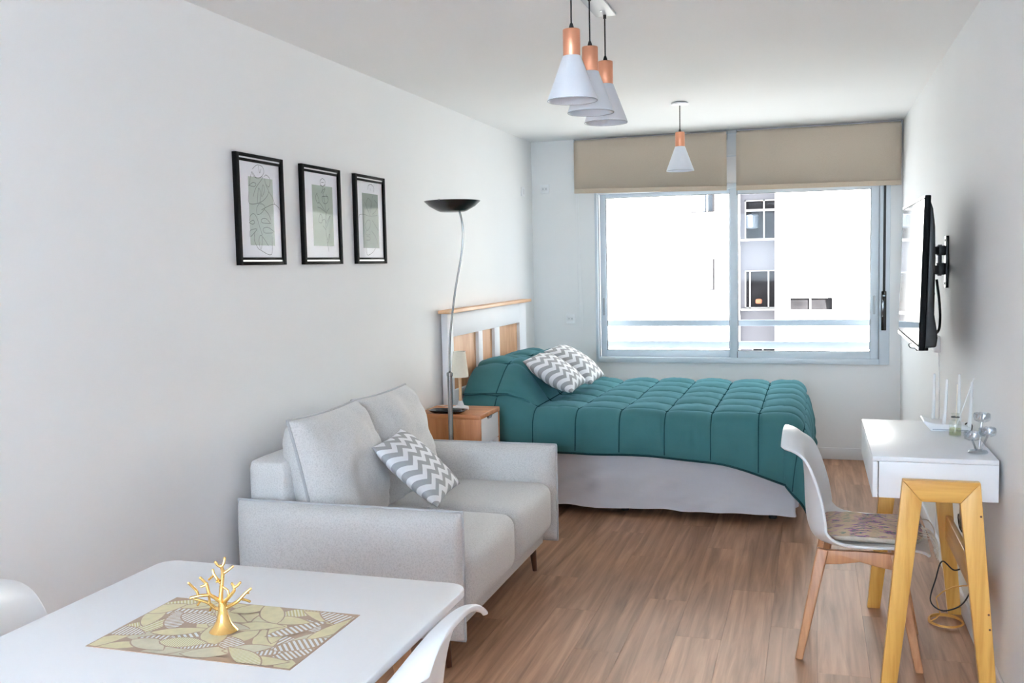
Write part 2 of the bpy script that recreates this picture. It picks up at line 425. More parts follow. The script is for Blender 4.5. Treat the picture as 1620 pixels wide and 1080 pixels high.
def pillow_rim(w, h, pinch, mtx=None, k=14):
    pts = []
    for e in range(4):
        for i in range(k):
            a = sin((i / k * 2 - 1) * pi / 2)
            u, v = [(a, -1), (1, a), (-a, 1), (-1, -a)][e]
            p = Vector((u * w / 2 * (1 - pinch * (1 - v * v)), v * h / 2 * (1 - pinch * (1 - u * u)), 0))
            pts.append(mtx @ p if mtx else p)
    return pts

def spline(pts, n=8):
    """Catmull-Rom through points"""
    P = [Vector(p) for p in pts]; out = []
    for i in range(len(P) - 1):
        p0 = P[max(i - 1, 0)]; p1 = P[i]; p2 = P[i + 1]; p3 = P[min(i + 2, len(P) - 1)]
        for k in range(n):
            t = k / n
            out.append(0.5 * ((2 * p1) + (p2 - p0) * t + (2 * p0 - 5 * p1 + 4 * p2 - p3) * t * t + (3 * p1 - p0 - 3 * p2 + p3) * t ** 3))
    out.append(P[-1]); return out

def thing(name, label, cat, loc=(0, 0, 0), rz=0.0, group=None):
    o = bpy.data.objects.new(name, None); col.objects.link(o)
    o.empty_display_size = 0.1; o.location = loc; o.rotation_euler = (0, 0, rz)
    o['label'] = label; o['category'] = cat
    if group: o['group'] = group
    return o

def tag(o, label, cat, group=None):
    o['label'] = label; o['category'] = cat
    if group: o['group'] = group
    return o

def struct(o, label=None):
    o['kind'] = 'structure'
    if label: o['label'] = label
    return o

def smoothstep(a, b, x):
    t = max(0.0, min(1.0, (x - a) / (b - a))); return t * t * (3 - 2 * t)

# ------------------------------------------------------------------ the room
T = 0.2
struct(box('floor', -T, W + T, REAR - T, D + T, -0.12, -0.006, M['floor_gap']), 'brown wood look vinyl plank floor')
floor = bpy.data.objects['floor']
pw_, pl_ = 0.178, 1.22
plank_cache = {}
def plank(x0, x1, y0, y1):
    key = (round(x1 - x0, 4), round(y1 - y0, 4))
    if key not in plank_cache:
        o = box('plank', 0, x1 - x0, 0, y1 - y0, -0.006, 0.0, M['floor'], floor)
        plank_cache[key] = o.data
    else:
        o = bpy.data.objects.new('plank', plank_cache[key]); col.objects.link(o); o.parent = floor
    o.location = (x0, y0, 0)
i = 0; x = 0.0
while x < W - 0.01:
    x1 = min(W, x + pw_ - 0.0008)
    y = REAR - [0.0, 0.41, 0.82, 0.2, 0.6][i % 5]
    while y < D:
        a, b = max(REAR, y), min(D, y + pl_ - 0.001)
        if b - a > 0.02: plank(x, x1, a, b)
        y += pl_
    x += pw_; i += 1

struct(box('ceiling', -T, W + T, REAR - T, D + T, H, H + 0.15, M['ceiling']), 'plain white ceiling')
struct(box('wall_left', -T, 0, REAR - T, D + T, -0.12, H, M['wall']), 'plain white left wall with three pictures')
struct(box('wall_right', W, W + T, REAR - T, D + T, -0.12, H, M['wall']), 'plain white right wall behind the television')
struct(box('wall_rear', 0, W, REAR - T, REAR, -0.12, H, M['wall']), 'white wall at the rear end of the room')
WX0, WX1, WZ0, WZ1 = 0.509, 2.628, 0.705, 2.03
wb = MB()
wb.box(0, WX0, D, D + T, -0.12, H); wb.box(WX1, W, D, D + T, -0.12, H)
wb.box(WX0, WX1, D, D + T, -0.12, WZ0); wb.box(WX0, WX1, D, D + T, WZ1, H)
struct(wb.build('wall_back', M['wall']), 'white end wall around the wide window')
for nm, a in (('baseboard_left', (0, 0.012, REAR, D)), ('baseboard_right', (W - 0.012, W, REAR, D)), ('baseboard_back', (0.012, W - 0.012, D - 0.012, D))):
    struct(box(nm, *a, 0.0, 0.085, M['base'], None, 0.003), 'white painted baseboard')
# door added behind the camera to back the fill light
rw = struct(box('added_rear_door', 0.4, 2.5, REAR, REAR + 0.03, 0.3, 2.36, M['alu'], None, 0.004), 'added door panel behind the rear fill light')
box('pane', 0.47, 1.43, REAR + 0.03, REAR + 0.036, 0.38, 2.3, M['rear_panel'], rw)
box('pane', 1.47, 2.43, REAR + 0.03, REAR + 0.036, 0.38, 2.3, M['rear_panel'], rw)

# ------------------------------------------------------------------ street window
def window():
    w = MB()
    y0, y1 = D - 0.022, D + 0.10
    w.box(WX0 - 0.006, WX0 + 0.016, y0, y1, WZ0 - 0.006, WZ1); w.box(WX1 - 0.062, WX1 + 0.006, y0, y1, WZ0 - 0.006, WZ1)
    w.box(WX0 + 0.016, WX1 - 0.062, y0, y1, WZ0 - 0.006, WZ0 + 0.034); w.box(WX0 + 0.016, WX1 - 0.062, y0, y1, WZ1 - 0.036, WZ1)
    o = struct(w.build('window_1', M['alu'], None, 0.003), 'wide two leaf sliding aluminium window')
    def sash(gx0, gx1, x0, x1, z0, z1, gz0, gz1, ya, yb):
        s = MB()
        s.box(x0, gx0, ya, yb, z0, z1); s.box(gx1, x1, ya, yb, z0, z1)
        s.box(gx0, gx1, ya, yb, z0, gz0); s.box(gx0, gx1, ya, yb, gz1, z1)
        so = s.build('sash', M['alu'], o, 0.003)
        g = MB(); e = 0.004
        g.box(gx0, gx0 + e, ya + 0.006, yb - 0.006, gz0, gz1); g.box(gx1 - e, gx1, ya + 0.006, yb - 0.006, gz0, gz1)
        g.box(gx0, gx1, ya + 0.006, yb - 0.006, gz0, gz0 + e); g.box(gx0, gx1, ya + 0.006, yb - 0.006, gz1 - e, gz1)
        g.build('gasket', M['alu_dark'], so)
        box('pane', gx0 + e, gx1 - e, (ya + yb) / 2 - 0.002, (ya + yb) / 2 + 0.002, gz0 + e, gz1 - e, M['glass'], so)
        return so
    z0, z1 = WZ0 + 0.034, WZ1 - 0.036
    sl = sash(0.578, 1.516, 0.531, 1.572, z0, z1, 0.79, 1.965, D + 0.038, D + 0.072)
    sr = sash(1.578, 2.506, 1.524, 2.560, z0, z1, 0.79, 1.955, D - 0.004, D + 0.032)
    for (cx, yy, par) in ((0.556, D + 0.036, sl), (2.532, D - 0.006, sr)):
        pts = [(cx + 0.008 * cos(a), 1.128 + (0.06 if sin(a) >= 0 else -0.06) + 0.008 * sin(a)) for a in [2 * pi * k / 16 for k in range(16)]]
        MB().prism(pts, 1, yy - 0.003, yy + 0.001).build('pull_handle', M['grey_plastic'], par)
    # dark track grooves beside the sashes
    g = MB(); g.box(WX0 + 0.016, WX0 + 0.021, D + 0.0, D + 0.036, z0, z1); g.box(2.561, 2.566, D - 0.012, D + 0.03, z0, z1)
    g.build('track_groove', M['grey_plastic'], o)
    mb = MB(); mb.box(1.5735, 1.577, D - 0.006, D + 0.0, z0, z0 + 0.05); mb.box(1.5735, 1.577, D - 0.006, D, 1.945, 1.985)
    mb.build('brush_seal', M['black'], o)
    st = MB().box(2.587, 2.604, D - 0.028, D - 0.024, 1.2, 2.0).build('shutter_strap', M['cord'], o)
    bx = box('strap_winder', 2.577, 2.611, D - 0.042, D - 0.0225, 0.947, 1.227, M['black_gloss'], o, 0.004)
    box('winder_slot', 2.586, 2.602, D - 0.0435, D - 0.041, 1.19, 1.2, M['grey_plastic'], o)
    # cover panels of the shutter box above the window
    t = struct(box('trim_1', WX0, WX1, D - 0.008, D, WZ1 + 0.0, 2.40, M['alu'], None, 0.001), 'white shutter box cover above the window')
    for a, b in ((2.035, 2.045), (2.047, 2.228), (2.236, 2.395)):
        box('panel', WX0 + 0.004, WX1 - 0.004, D - 0.013, D - 0.007, a, b, M['base'], t, 0.001)
window()

def railing():
    y = D + T + 0.05
    r = thing('balcony_railing', 'grey two bar guard railing outside the window', 'railing', (1.58, y, 0.7))
    for a, b in ((0.962, 1.008), (0.786, 0.842)):
        MB().box(-1.10, 1.12, -0.012, 0.012, a - 0.7, b - 0.7).build('rail', M['rail'], r, 0.003)
    for x in (-1.095, 1.115):
        MB().box(x - 0.012, x + 0.012, -0.05, 0.012, 0.03, 0.33).build('end_bracket', M['rail'], r, 0.002)
railing()

# ------------------------------------------------------------------ roller blinds
def blind(x0, x1, zb0, zb1, zt, label):
    y = D - 0.062
    r = thing('roller_blind', label, 'blind', (x0, y, zb0), 0, 'roller blinds over the window')
    w = x1 - x0; h = zt - zb0
    MB().tube([(0.006, 0.012, h - 0.035), (w - 0.006, 0.012, h - 0.035)], 0.024, 20).build('roller_tube', M['blind'], r, 0, 40)
    # fabric drops in front of the tube
    vs = []; fs = []; n = 28
    prof = [(0.012, 0.0 + h - 0.010), (-0.006, h - 0.016), (-0.0135, h - 0.035), (-0.014, h - 0.08), (-0.014, 0.03)]
    for i in range(n + 1):
        t = i / n; zz = (zb1 - zb0) * t
        for (yy, z) in prof:
            k = 1 - z / h
            vs.append((w * t, yy + 0.0015 * sin(t * 19) * k, z + zz * (k if k > 0.3 else k)))
    m = len(prof)
    for i in range(n):
        for j in range(m - 1): fs.append((i * m + j, (i + 1) * m + j, (i + 1) * m + j + 1, i * m + j + 1))
    f = mk('fabric', vs, fs, M['blind'], r, 60)
    sm = f.modifiers.new('thick', 'SOLIDIFY'); sm.thickness = 0.0012
    dz = zb1 - zb0
    hb = MB().add([(0, -0.019, 0), (w, -0.019, dz), (w, -0.009, dz), (0, -0.009, 0), (0, -0.019, 0.034), (w, -0.019, 0.034 + dz), (w, -0.009, 0.034 + dz), (0, -0.009, 0.034)],
                  [(3, 2, 1, 0), (4, 5, 6, 7), (0, 1, 5, 4), (1, 2, 6, 5), (2, 3, 7, 6), (3, 0, 4, 7)])
    hb.build('hem_bar', M['blind_hem'], r, 0.002)
    for x in (0.0, w - 0.004):
        MB().box(x, x + 0.004, -0.012, 0.0605, h - 0.065, h - 0.004).build('bracket', M['grey_plastic'], r)
    return r
bl = blind(0.361, 1.507, 2.003, 1.978, 2.418, 'beige linen roller blind with a bead chain at its outer end')
blind(1.575, 2.698, 1.975, 1.966, 2.416, 'beige linen roller blind hanging above the strap winder')
# bead chain
ch = MB()
ch.tube(spline([(0.012, 0.03, 0.33), (0.014, 0.035, 0.0), (0.03, 0.044, -0.6), (0.045, 0.046, -0.95), (0.035, 0.046, -1.06), (0.02, 0.046, -1.03), (0.004, 0.044, -0.6), (0.002, 0.035, 0.0), (0.004, 0.03, 0.33)], 6), 0.0016, 6)
ch.build('bead_chain', M['white_plastic'], bl, 0, 180)

# ------------------------------------------------------------------ wall plates
def wall_plate(x, z, label):
    r = thing('wall_outlet', label, 'outlet', (x, D, z), 0)
    MB().box(-0.036, 0.036, -0.008, 0, -0.036, 0.036).build('plate', M['white_plastic'], r, 0.003)
    MB().box(-0.024, 0.024, -0.0095, -0.0075, -0.016, 0.016).build('insert', M['base'], r, 0.001)
    for k in (-0.012, 0.012):
        MB().box(k - 0.004, k + 0.004, -0.0105, -0.009, -0.004, 0.004).build('socket_hole', M['grey_plastic'], r)
wall_plate(0.106, 2.053, 'white outlet plate high on the end wall near the corner')
wall_plate(0.298, 1.037, 'white outlet plate beside the blind chain above the bed')
r = thing('wall_switch', 'small white plate on the left wall by the corner', 'switch', (0, 7.12, 2.02))
MB().box(0, 0.009, -0.045, 0.045, -0.035, 0.035).build('plate', M['white_plastic'], r, 0.003)
MB().box(0.009, 0.011, -0.02, 0.02, -0.02, 0.02).build('rocker', M['base'], r, 0.001)

# ------------------------------------------------------------------ building across the street
def facade():
    Y = 40.0
    r = thing('apartment_building', 'white apartment building across the street seen through the window', 'building', (0, Y, -14))
    Z = 14.0
    def wallbox(x0, x1, y0, y1, z0, z1, m, nm='wall'): return MB().box(x0, x1, y0, y1, z0 + Z, z1 + Z).build(nm, m, r)
    ztop = 16.0
    rx0, rx1 = -0.80, 0.645
    # left block with two window openings
    def wall_open(x0, x1, holes, y0, y1, m):
        zs = sorted(holes, key=lambda h: h[2]); mb = MB()
        hx0, hx1 = zs[0][0], zs[0][1]
        mb.box(x0, hx0, y0, y1, 0, ztop + Z); mb.box(hx1, x1, y0, y1, 0, ztop + Z)
        last = -Z
        for (_, _, a, b) in zs:
            mb.box(hx0, hx1, y0, y1, last + Z, a + Z); last = b
        mb.box(hx0, hx1, y0, y1, last + Z, ztop + Z)
        return mb.build('wall', m, r)
    wall_open(-11, rx0, [(-2.67, -1.71, 0.26, 1.54), (-2.67, -1.71, 3.42, 4.5)], 0, 0.3, M['facade'])
    wall_open(rx1, 22, [(1.15, 2.82, -0.56, 0.53), (1.15, 2.82, 2.28, 3.52)], 0, 0.3, M['facade'])
    wallbox(rx0 - 0.3, rx1 + 0.3, 1.5, 1.8, -14, ztop, M['facade_shaded'])
    wallbox(rx0 - 0.3, rx0, 0.3, 1.5, -14, ztop, M['facade_shaded']); wallbox(rx1, rx1 + 0.3, 0.3, 1.5, -14, ztop, M['facade_shaded'])
    wallbox(-22, 22, 0.3, 0.34, -14, ztop, M['facade_shaded'], 'inner_wall') if False else None
    MB().box(-11.2, 22.2, 0.0, 6, ztop + Z, ztop + Z + 0.4).build('cornice', M['facade'], r)
    def win(x0, x1, z0, z1, y, divs, dark='dark_win', tr=None):
        wn = MB(); f = 0.05
        wn.box(x0, x0 + f, y - 0.06, y, z0 + Z, z1 + Z); wn.box(x1 - f, x1, y - 0.06, y, z0 + Z, z1 + Z)
        wn.box(x0, x1, y - 0.06, y, z0 + Z, z0 + f + Z); wn.box(x0, x1, y - 0.06, y, z1 - f + Z, z1 + Z)
        for d in divs: wn.box(d - 0.03, d + 0.03, y - 0.06, y, z0 + Z, z1 + Z)
        if tr: wn.box(x0, x1, y - 0.07, y, tr - 0.05 + Z, tr + 0.05 + Z)
        o = wn.build('window', M['shutter'], r)
        MB().box(x0, x1, y - 0.02, y - 0.005, z0 + Z, z1 + Z).build('pane', M[dark], o)
        return o
    # recess windows
    yw = 1.5
    k = (Y + yw) / Y
    win(-0.62, 0.80, 2.30, 3.92, yw, [0.15], tr=3.50)
    win(-0.62, 0.80, -0.55, 1.03, yw, [-0.42, 0.33])
    win(-0.34, 0.80, -3.2, -2.06, yw, [0.1])
    MB().lathe([(0.2, 0), (0.26, 0.05), (0.26, 0.5), (0.2, 0.55)], 16, (-0.3, yw - 0.35, 2.75 + Z)).build('water_heater', M['clutter_blue'], r, 0, 40)
    MB().box(-0.75, 0.75, yw - 0.5, yw, 2.25 + Z, 2.3 + Z).build('sill', M['facade'], r)
    MB().box(-0.75, 0.75, yw - 0.5, yw, -0.62 + Z, -0.56 + Z).build('sill', M['facade'], r)
    vs, fs = round_box((0.13, 0.1, 0.10), 0.07, 6); mk('laundry_bundle', [Vector(v) + Vector((-0.05, yw - 0.25, -0.25 + Z)) for v in vs], fs, M['clutter_orange'], r, 180)
    # shuttered windows of the left block (pale shutter) and the right block
    def shuttered(x0, x1, z0, z1, zs, n):
        bk = MB().box(x0, x1, 0.22, 0.25, z0 + Z, z1 + Z).build('window', M['dark_win'], r)
        h = (z1 - zs) / n
        for i in range(n):
            MB().box(x0, x1, 0.13, 0.15, zs + i * h + Z + 0.006, zs + (i + 1) * h + Z).build('shutter_slat', M['shutter'], bk)
        if zs > z0 + 0.1:
            MB().box((x0 + x1) / 2 - 0.03, (x0 + x1) / 2 + 0.03, 0.16, 0.22, z0 + Z, zs + Z).build('mullion', M['shutter'], bk)
            MB().box(x0, x0 + 0.08, 0.16, 0.22, z0 + Z, zs + Z).build('mullion', M['shutter'], bk)
    for (a, b, c, d, mm) in ((-1.79, -1.71, 0.26, 1.54, 'dark_win'), (-1.79, -1.71, 3.42, 4.5, 'dark_win'), (2.79, 2.82, -0.1, 0.53, 'reveal_shade'), (2.79, 2.82, 2.28, 3.52, 'reveal_shade')):  # strips painting the shade along the window reveals
        MB().box(a, b, 0.0, 0.12, c + Z, d + Z).build('reveal_shade', M[mm], r)
    for (a, b, c, mm) in ((-2.67, -1.79, 0.22, 'dark_win'), (1.15, 2.79, 3.49, 'reveal_shade'), (1.15, 2.79, 0.50, 'reveal_shade')):
        MB().box(a, b, 0.0, 0.12, c + Z + 0.04, c + Z + 0.075).build('reveal_shade', M[mm], r)
    shuttered(1.15, 2.82, -0.56, 0.53, -0.10, 5)
    shuttered(1.15, 2.82, 2.28, 3.52, 2.28, 9)
    shuttered(-2.67, -1.71, 0.26, 1.54, 0.26, 9)
    bk = MB().box(-2.67, -1.71, 0.22, 0.25, 3.42 + Z, 4.5 + Z).build('window', M['clutter_blue'], r)
    MB().box(-2.05, -2.0, 0.16, 0.22, 3.42 + Z, 4.5 + Z).build('mullion', M['shutter'], bk)
    MB().box(-2.67, -1.71, 0.05, 0.22, 3.40 + Z, 3.46 + Z).build('mullion', M['dark_win'], bk)  # no real bar: dark strip paints the shade along the bottom edge
    # air conditioner
    a = thing('air_conditioner', 'white outdoor air conditioner unit on the facade across the street', 'air conditioner', (4.15, Y, 1.72))
    MB().box(-0.42, 0.42, -0.34, 0.0, 0, 0.62).build('housing', M['shutter'], a, 0.02)
    MB().tube([(0.1, -0.345, 0.31), (0.1, -0.36, 0.31)], 0.22, 24).build('fan_grille', M['grey_plastic'], a)
    MB().box(-0.3, -0.25, -0.34, 0.002, -0.08, 0.0).build('bracket', M['grey_metal'], a); MB().box(0.25, 0.3, -0.34, 0.0, -0.08, 0.0).build('bracket', M['grey_metal'], a)
    g = struct(MB().box(-40, 40, D + 1, 60, -14.2, -14.0).build('ground', M['asphalt']), 'street level far below the window')
facade()

# ------------------------------------------------------------------ pictures on the left wall
def picture(y0, y1, z0, z1, sage, paths, rect, label, ink, corners):
    w = y1 - y0; h = z1 - z0
    r = thing('framed_print', label, 'picture', (0, y0, z0), 0, 'line drawing prints on the left wall')
    t = 0.018; f = 0.022
    fr = MB()
    fr.box(0, t, 0, f, 0, h); fr.box(0, t, w - f, w, 0, h)
    fr.box(0, t, f, w - f, 0, 0.0135); fr.box(0, t, f, w - f, h - 0.0135, h)
    fr.box(0, t - 0.004, f, w - f, 0.0195, 0.030); fr.box(0, t - 0.004, f, w - f, h - 0.030, h - 0.0195)
    fr.build('frame', M['frame'], r, 0.0012)
    for a in (0.0135, h - 0.0195): box('liner', 0, t - 0.005, f - 0.001, w - f + 0.001, a, a + 0.006, M['liner'], r)
    box('paper', 0.002, 0.008, f - 0.001, w - f + 0.001, 0.03, h - 0.03, M['paper'], r)
    u0, u1, v0, v1 = rect
    box('colour_block', 0.008, 0.0084, u0 * w, u1 * w, h * (1 - v1), h * (1 - v0), M[sage], r)
    TL, TR, BR, BL = corners
    rb = MB()
    for pth in paths:
        q = []
        for (X, Y) in pth:
            u = v = 0.5
            for _ in range(12):
                xl = TL[0] + (BL[0] - TL[0]) * v; xr = TR[0] + (BR[0] - TR[0]) * v; u = (X - xl) / (xr - xl)
                yt = TL[1] + (TR[1] - TL[1]) * u; yb = BL[1] + (BR[1] - BL[1]) * u; v = (Y - yt) / (yb - yt)
            q.append((0.0088, u * w, h * (1 - v)))
        q = [(0.0088, min(max(p.y, f + 0.002), w - f - 0.002), p.z) for p in spline(q, 5)]
        hw = 0.0009
        for k in range(len(q) - 1):
            a, b = Vector(q[k]), Vector(q[k + 1]); d = (b - a)
            if d.length < 1e-6: continue
            n = Vector((0, -d.z, d.y)).normalized() * hw
            rb.add([a + n, b + n, b - n, a - n], [(0, 1, 2, 3)])
    rb.build('line_drawing', M[ink], r, kind='stuff')
    box('glazing', 0.0115, 0.0125, f - 0.001, w - f + 0.001, 0.03, h - 0.03, M['art_glass'], r)

P1 = [[(190, 205), (228, 172), (272, 185), (286, 232), (262, 272), (222, 280), (195, 240)], [(240, 178), (250, 240), (262, 205)],
      [(160, 350), (172, 280), (186, 230), (196, 262), (225, 282), (270, 272)], [(158, 350), (190, 322), (218, 330), (205, 355), (165, 348)],
      [(195, 440), (215, 370), (262, 300), (280, 270)], [(290, 270), (305, 255), (338, 290), (330, 355), (300, 330), (292, 285)],
      [(160, 400), (162, 498), (245, 492), (300, 450), (325, 395), (300, 340)], [(228, 492), (238, 372), (254, 400), (250, 490)],
      [(262, 440), (276, 340), (290, 385), (270, 440)], [(325, 395), (355, 440), (378, 500)],
      [(245, 492), (222, 540), (228, 592), (262, 578), (292, 530), (270, 502), (245, 500)], [(262, 552), (320, 520), (372, 502), (412, 530), (418, 550)],
      [(285, 545), (325, 590), (340, 640)], [(160, 650), (168, 608), (195, 585), (222, 620), (246, 700), (268, 768)],
      [(160, 662), (190, 642), (204, 660), (188, 676), (160, 664)], [(166, 785), (168, 730), (222, 718), (170, 785)],
      [(342, 668), (300, 626), (262, 632), (270, 662), (338, 666)], [(372, 738), (318, 700), (276, 712), (290, 748), (362, 745)],
      [(250, 890), (238, 815), (250, 770), (268, 790), (258, 890)], [(205, 740), (200, 810), (225, 870), (250, 895), (345, 930), (352, 780)],
      [(270, 780), (320, 858)]]
P2 = [[(250, 200), (228, 220), (230, 255), (250, 275), (272, 258), (274, 222), (250, 200)], [(238, 240), (262, 240)], [(225, 265), (250, 275), (280, 262)],
      [(252, 275), (250, 330), (268, 420), (280, 560), (278, 700), (290, 820), (302, 910)],
      [(195, 340), (182, 390), (200, 440), (215, 425), (205, 380), (195, 340)], [(210, 430), (240, 465), (275, 530)], [(200, 480), (230, 490), (262, 520)],
      [(245, 375), (300, 375), (298, 430), (268, 445), (248, 420), (245, 375)], [(285, 350), (300, 400)], [(235, 345), (250, 315), (275, 300), (255, 345)],
      [(210, 595), (228, 545), (245, 590), (238, 630), (212, 625), (210, 595)], [(240, 610), (268, 600), (280, 640)],
      [(285, 640), (300, 600), (322, 560), (300, 630), (282, 680)], [(312, 490), (290, 520), (280, 560)], [(290, 800), (310, 740), (312, 770), (292, 830)], [(250, 660), (278, 700)]]
P3 = [[(700, 300), (705, 260), (735, 250), (760, 285), (755, 325)], [(722, 290), (726, 310)], [(612, 580), (620, 545), (665, 545), (720, 560), (790, 550)],
      [(665, 420), (690, 480), (720, 560)], [(745, 360), (735, 450), (722, 530)], [(700, 380), (680, 440), (700, 510), (722, 480), (730, 420), (700, 380)],
      [(760, 400), (790, 440), (780, 500), (740, 540)], [(690, 600), (670, 650), (690, 700), (720, 650), (715, 600), (690, 600)], [(740, 600), (770, 650), (800, 700)],
      [(680, 700), (676, 740), (712, 740), (715, 700)], [(682, 760), (712, 765), (715, 790), (680, 795)], [(680, 870), (690, 940), (740, 915), (770, 870)], [(730, 700), (770, 760), (790, 830)]]
picture(3.245, 3.590, 1.489, 1.922, 'sage1', P1, (0.27, 0.79, 0.20, 0.82), 'black framed leaf drawing on a pale sage block', 'ink', ((40, 60), (440, 125), (465, 1015), (70, 1030)))
picture(3.742, 4.100, 1.489, 1.922, 'sage2', P2, (0.28, 0.81, 0.19, 0.81), 'black framed flower stem drawing on a moss green block', 'ink_dark', ((38, 60), (415, 120), (430, 1030), (65, 1045)))
picture(4.250, 4.590, 1.489, 1.922, 'sage3', P3, (0.26, 0.79, 0.20, 0.82), 'black framed leaf drawing on a dark grey green block', 'ink_dark', ((562, 145), (857, 190), (872, 1020), (582, 1030)))

# ------------------------------------------------------------------ pendant lamps
def pendant_body(r, drop):
    """drop: length from ceiling to shade rim; origin at the ceiling point"""
    z = -drop
    sh = MB(); prof = [(0.0825, 0), (0.0830, 0.003), (0.030, 0.145), (0.026, 0.147), (0.024, 0.143), (0.0785, 0.002)]
    n = len(prof); seg = 48
    for rr, zz in prof:
        for k in range(seg): sh.v.append((rr * cos(2 * pi * k / seg), rr * sin(2 * pi * k / seg), z + zz))
    for i in range(n):
        for k in range(seg): sh.f.append((i * seg + k, i * seg + (k + 1) % seg, ((i + 1) % n) * seg + (k + 1) % seg, ((i + 1) % n) * seg + k))
    s = sh.build('lamp_shade', M['white_shade'], r, 0, 40)
    MB().tube([(0.0822 * cos(2 * pi * k / 40), 0.0822 * sin(2 * pi * k / 40), z + 0.001) for k in range(40)], 0.0014, 6, True).build('rim', M['grey_plastic'], s, 0, 180)
    MB().lathe([(0.0275, 0.145), (0.0285, 0.147), (0.0285, 0.229), (0.0275, 0.231)], 32, (0, 0, z)).build('copper_sleeve', M['copper'], r, 0, 40)
    MB().lathe([(0.008, 0.229), (0.008, 0.240), (0.004, 0.252)], 14, (0, 0, z)).build('cord_grip', M['black'], r, 0, 40)
    MB().tube([(0, 0, z + 0.25), (0, 0, -0.012)], 0.0028, 8).build('cord', M['cord'], r, 0, 180)
    vs, fs = round_box((0.024, 0.024, 0.03), 0.023, 8); mk('bulb', [Vector(v) + Vector((0, 0, z + 0.085)) for v in vs], fs, M['white_shade'], r, 180)
PX = 1.355
for k, yy in enumerate((3.165, 3.441, 3.708)):
    lab = ('white cone pendant with copper sleeve hanging above the gap between table and sofa', 'white cone pendant with copper sleeve at the middle of the row of three',
           'white cone pendant with copper sleeve at the bed end of the row of three')[k]
    r = thing('pendant_lamp', lab, 'pendant lamp', (PX, yy, H - 0.012), 0, 'cone pendant lamps')
    pendant_body(r, H - 0.012 - 2.003)
    MB().lathe([(0.006, -0.014), (0.006, 0.0)], 12).build('strain_relief', M['black'], r)
cn = thing('ceiling_canopy', 'long white ceiling plate carrying the three pendant cords', 'lamp canopy', (PX, 3.44, H - 0.012))
MB().box(-0.04, 0.04, -0.30, 0.295, 0, 0.012).build('plate', M['grey_plastic'], cn, 0.004)
for yy in (-0.2, 0.2): MB().lathe([(0.004, -0.002), (0.004, 0)], 10, (0, yy, 0)).build('screw', M['steel'], cn)
r = thing('pendant_lamp', 'single white cone pendant with copper sleeve hanging before the beige blind', 'pendant lamp', (1.345, 5.95, H), 0, 'cone pendant lamps')
pendant_body(r, H - 2.012)
MB().lathe([(0.050, -0.004), (0.052, -0.006), (0.048, -0.014), (0.012, -0.018)], 32).build('canopy', M['white_plastic'], r, 0, 40)

# ------------------------------------------------------------------ sofa
def sofa():
    s = thing('sofa', 'light grey two seat fabric sofa with piped arms against the left wall', 'sofa', (0.5, 3.785, 0))
    X = lambda x: x - 0.5
    Yc = lambda y: y - 3.785
    MB().box(X(0.06), X(0.885), Yc(3.19), Yc(4.38), 0.135, 0.215).build('base', M['sofa'], s, 0.012, None, 3)
    for y0, y1 in ((3.205, 3.782), (3.786, 4.363)):
        soft_block('seat_cushion', (X(0.575), Yc((y0 + y1) / 2), 0.325), (0.365, (y1 - y0) / 2, 0.118), 0.055, M['sofa'], s, (0.012, 0.0, 0.012), 14)
    soft_block('backrest', (X(0.125), Yc(3.785), 0.47), (0.085, 0.595, 0.275), 0.035, M['sofa'], s, (0, 0, 0.004), 12)
    for yc in (3.135, 4.435):
        m = Matrix.Translation((X(0.49), Yc(yc), 0.372)) @ Matrix.Rotation(radians(90), 4, 'X')
        a = pillow('arm', 0.90, 0.462, 0.165, M['sofa'], s, 26, 0.0, 7.0, 0.0012, yc, m, 0.5)
        rim = pillow_rim(0.902, 0.464, 0.0, m, 16)
        # pipe: soften the four corners
        MB().tube(rim, 0.0055, 8, True).build('piping', M['sofa_pipe'], a, 0, 180)
    for k, (yc, hh, xx) in enumerate(((3.497, 0.50, 0.272), (4.052, 0.50, 0.262))):
        m = Matrix.Translation((X(xx), Yc(yc), 0.652)) @ Matrix.Rotation(radians(-13), 4, 'Y') @ Matrix(((0, 0, 1, 0), (1, 0, 0, 0), (0, 1, 0, 0), (0, 0, 0, 1)))
        c = pillow('back_cushion', 0.575, hh, 0.27, M['sofa'], s, 34, 0.045, 3.2, 0.012, 5 + k * 9, m, 0.5)
        MB().tube(pillow_rim(0.577, hh + 0.002, 0.045, m, 16), 0.006, 8, True).build('piping', M['sofa_pipe'], c, 0, 180)
    for (lx, ly) in ((0.83, 4.37), (0.83, 3.22), (0.14, 4.37), (0.14, 3.22)):
        d = (0.012 if lx > 0.5 else -0.012)
        MB().tube([(X(lx), Yc(ly), 0.14), (X(lx) + d, Yc(ly), 0.0)], [0.019, 0.011], 14).build('leg', M['walnut'], s, 0, 40)
sofa()

def scatter(name, corners, t, label, group, seed):
    """cushion through near-top A, near-bottom B, far-top C, far-bottom D"""
    A, B, C, Dd = [Vector(c) for c in corners]
    cen = (A + B + C + Dd) / 4
    v = ((A + C) - (B + Dd)) / 2; u = ((C + Dd) - (A + B)) / 2
    w, h = u.length, v.length
    u.normalize(); v = (v - u * v.dot(u)).normalized(); n = u.cross(v)
    if n.z < 0: n = -n
    m = Matrix((u, v, n)).transposed().to_4x4()
    root = thing(name, label, 'cushion', cen, 0, group)
    c = pillow('cover', w * 1.06, h * 1.06, t, M['chev'], root, 24, 0.06, 2.3, 0.003, seed, m, 0.5)
    return root
scatter('scatter_cushion', ((0.415, 3.535, 0.74), (0.683, 3.535, 0.515), (0.385, 3.91, 0.747), (0.621, 3.91, 0.52)), 0.12,
        'grey and white chevron cushion leaning on the sofa', 'chevron cushions', 3)

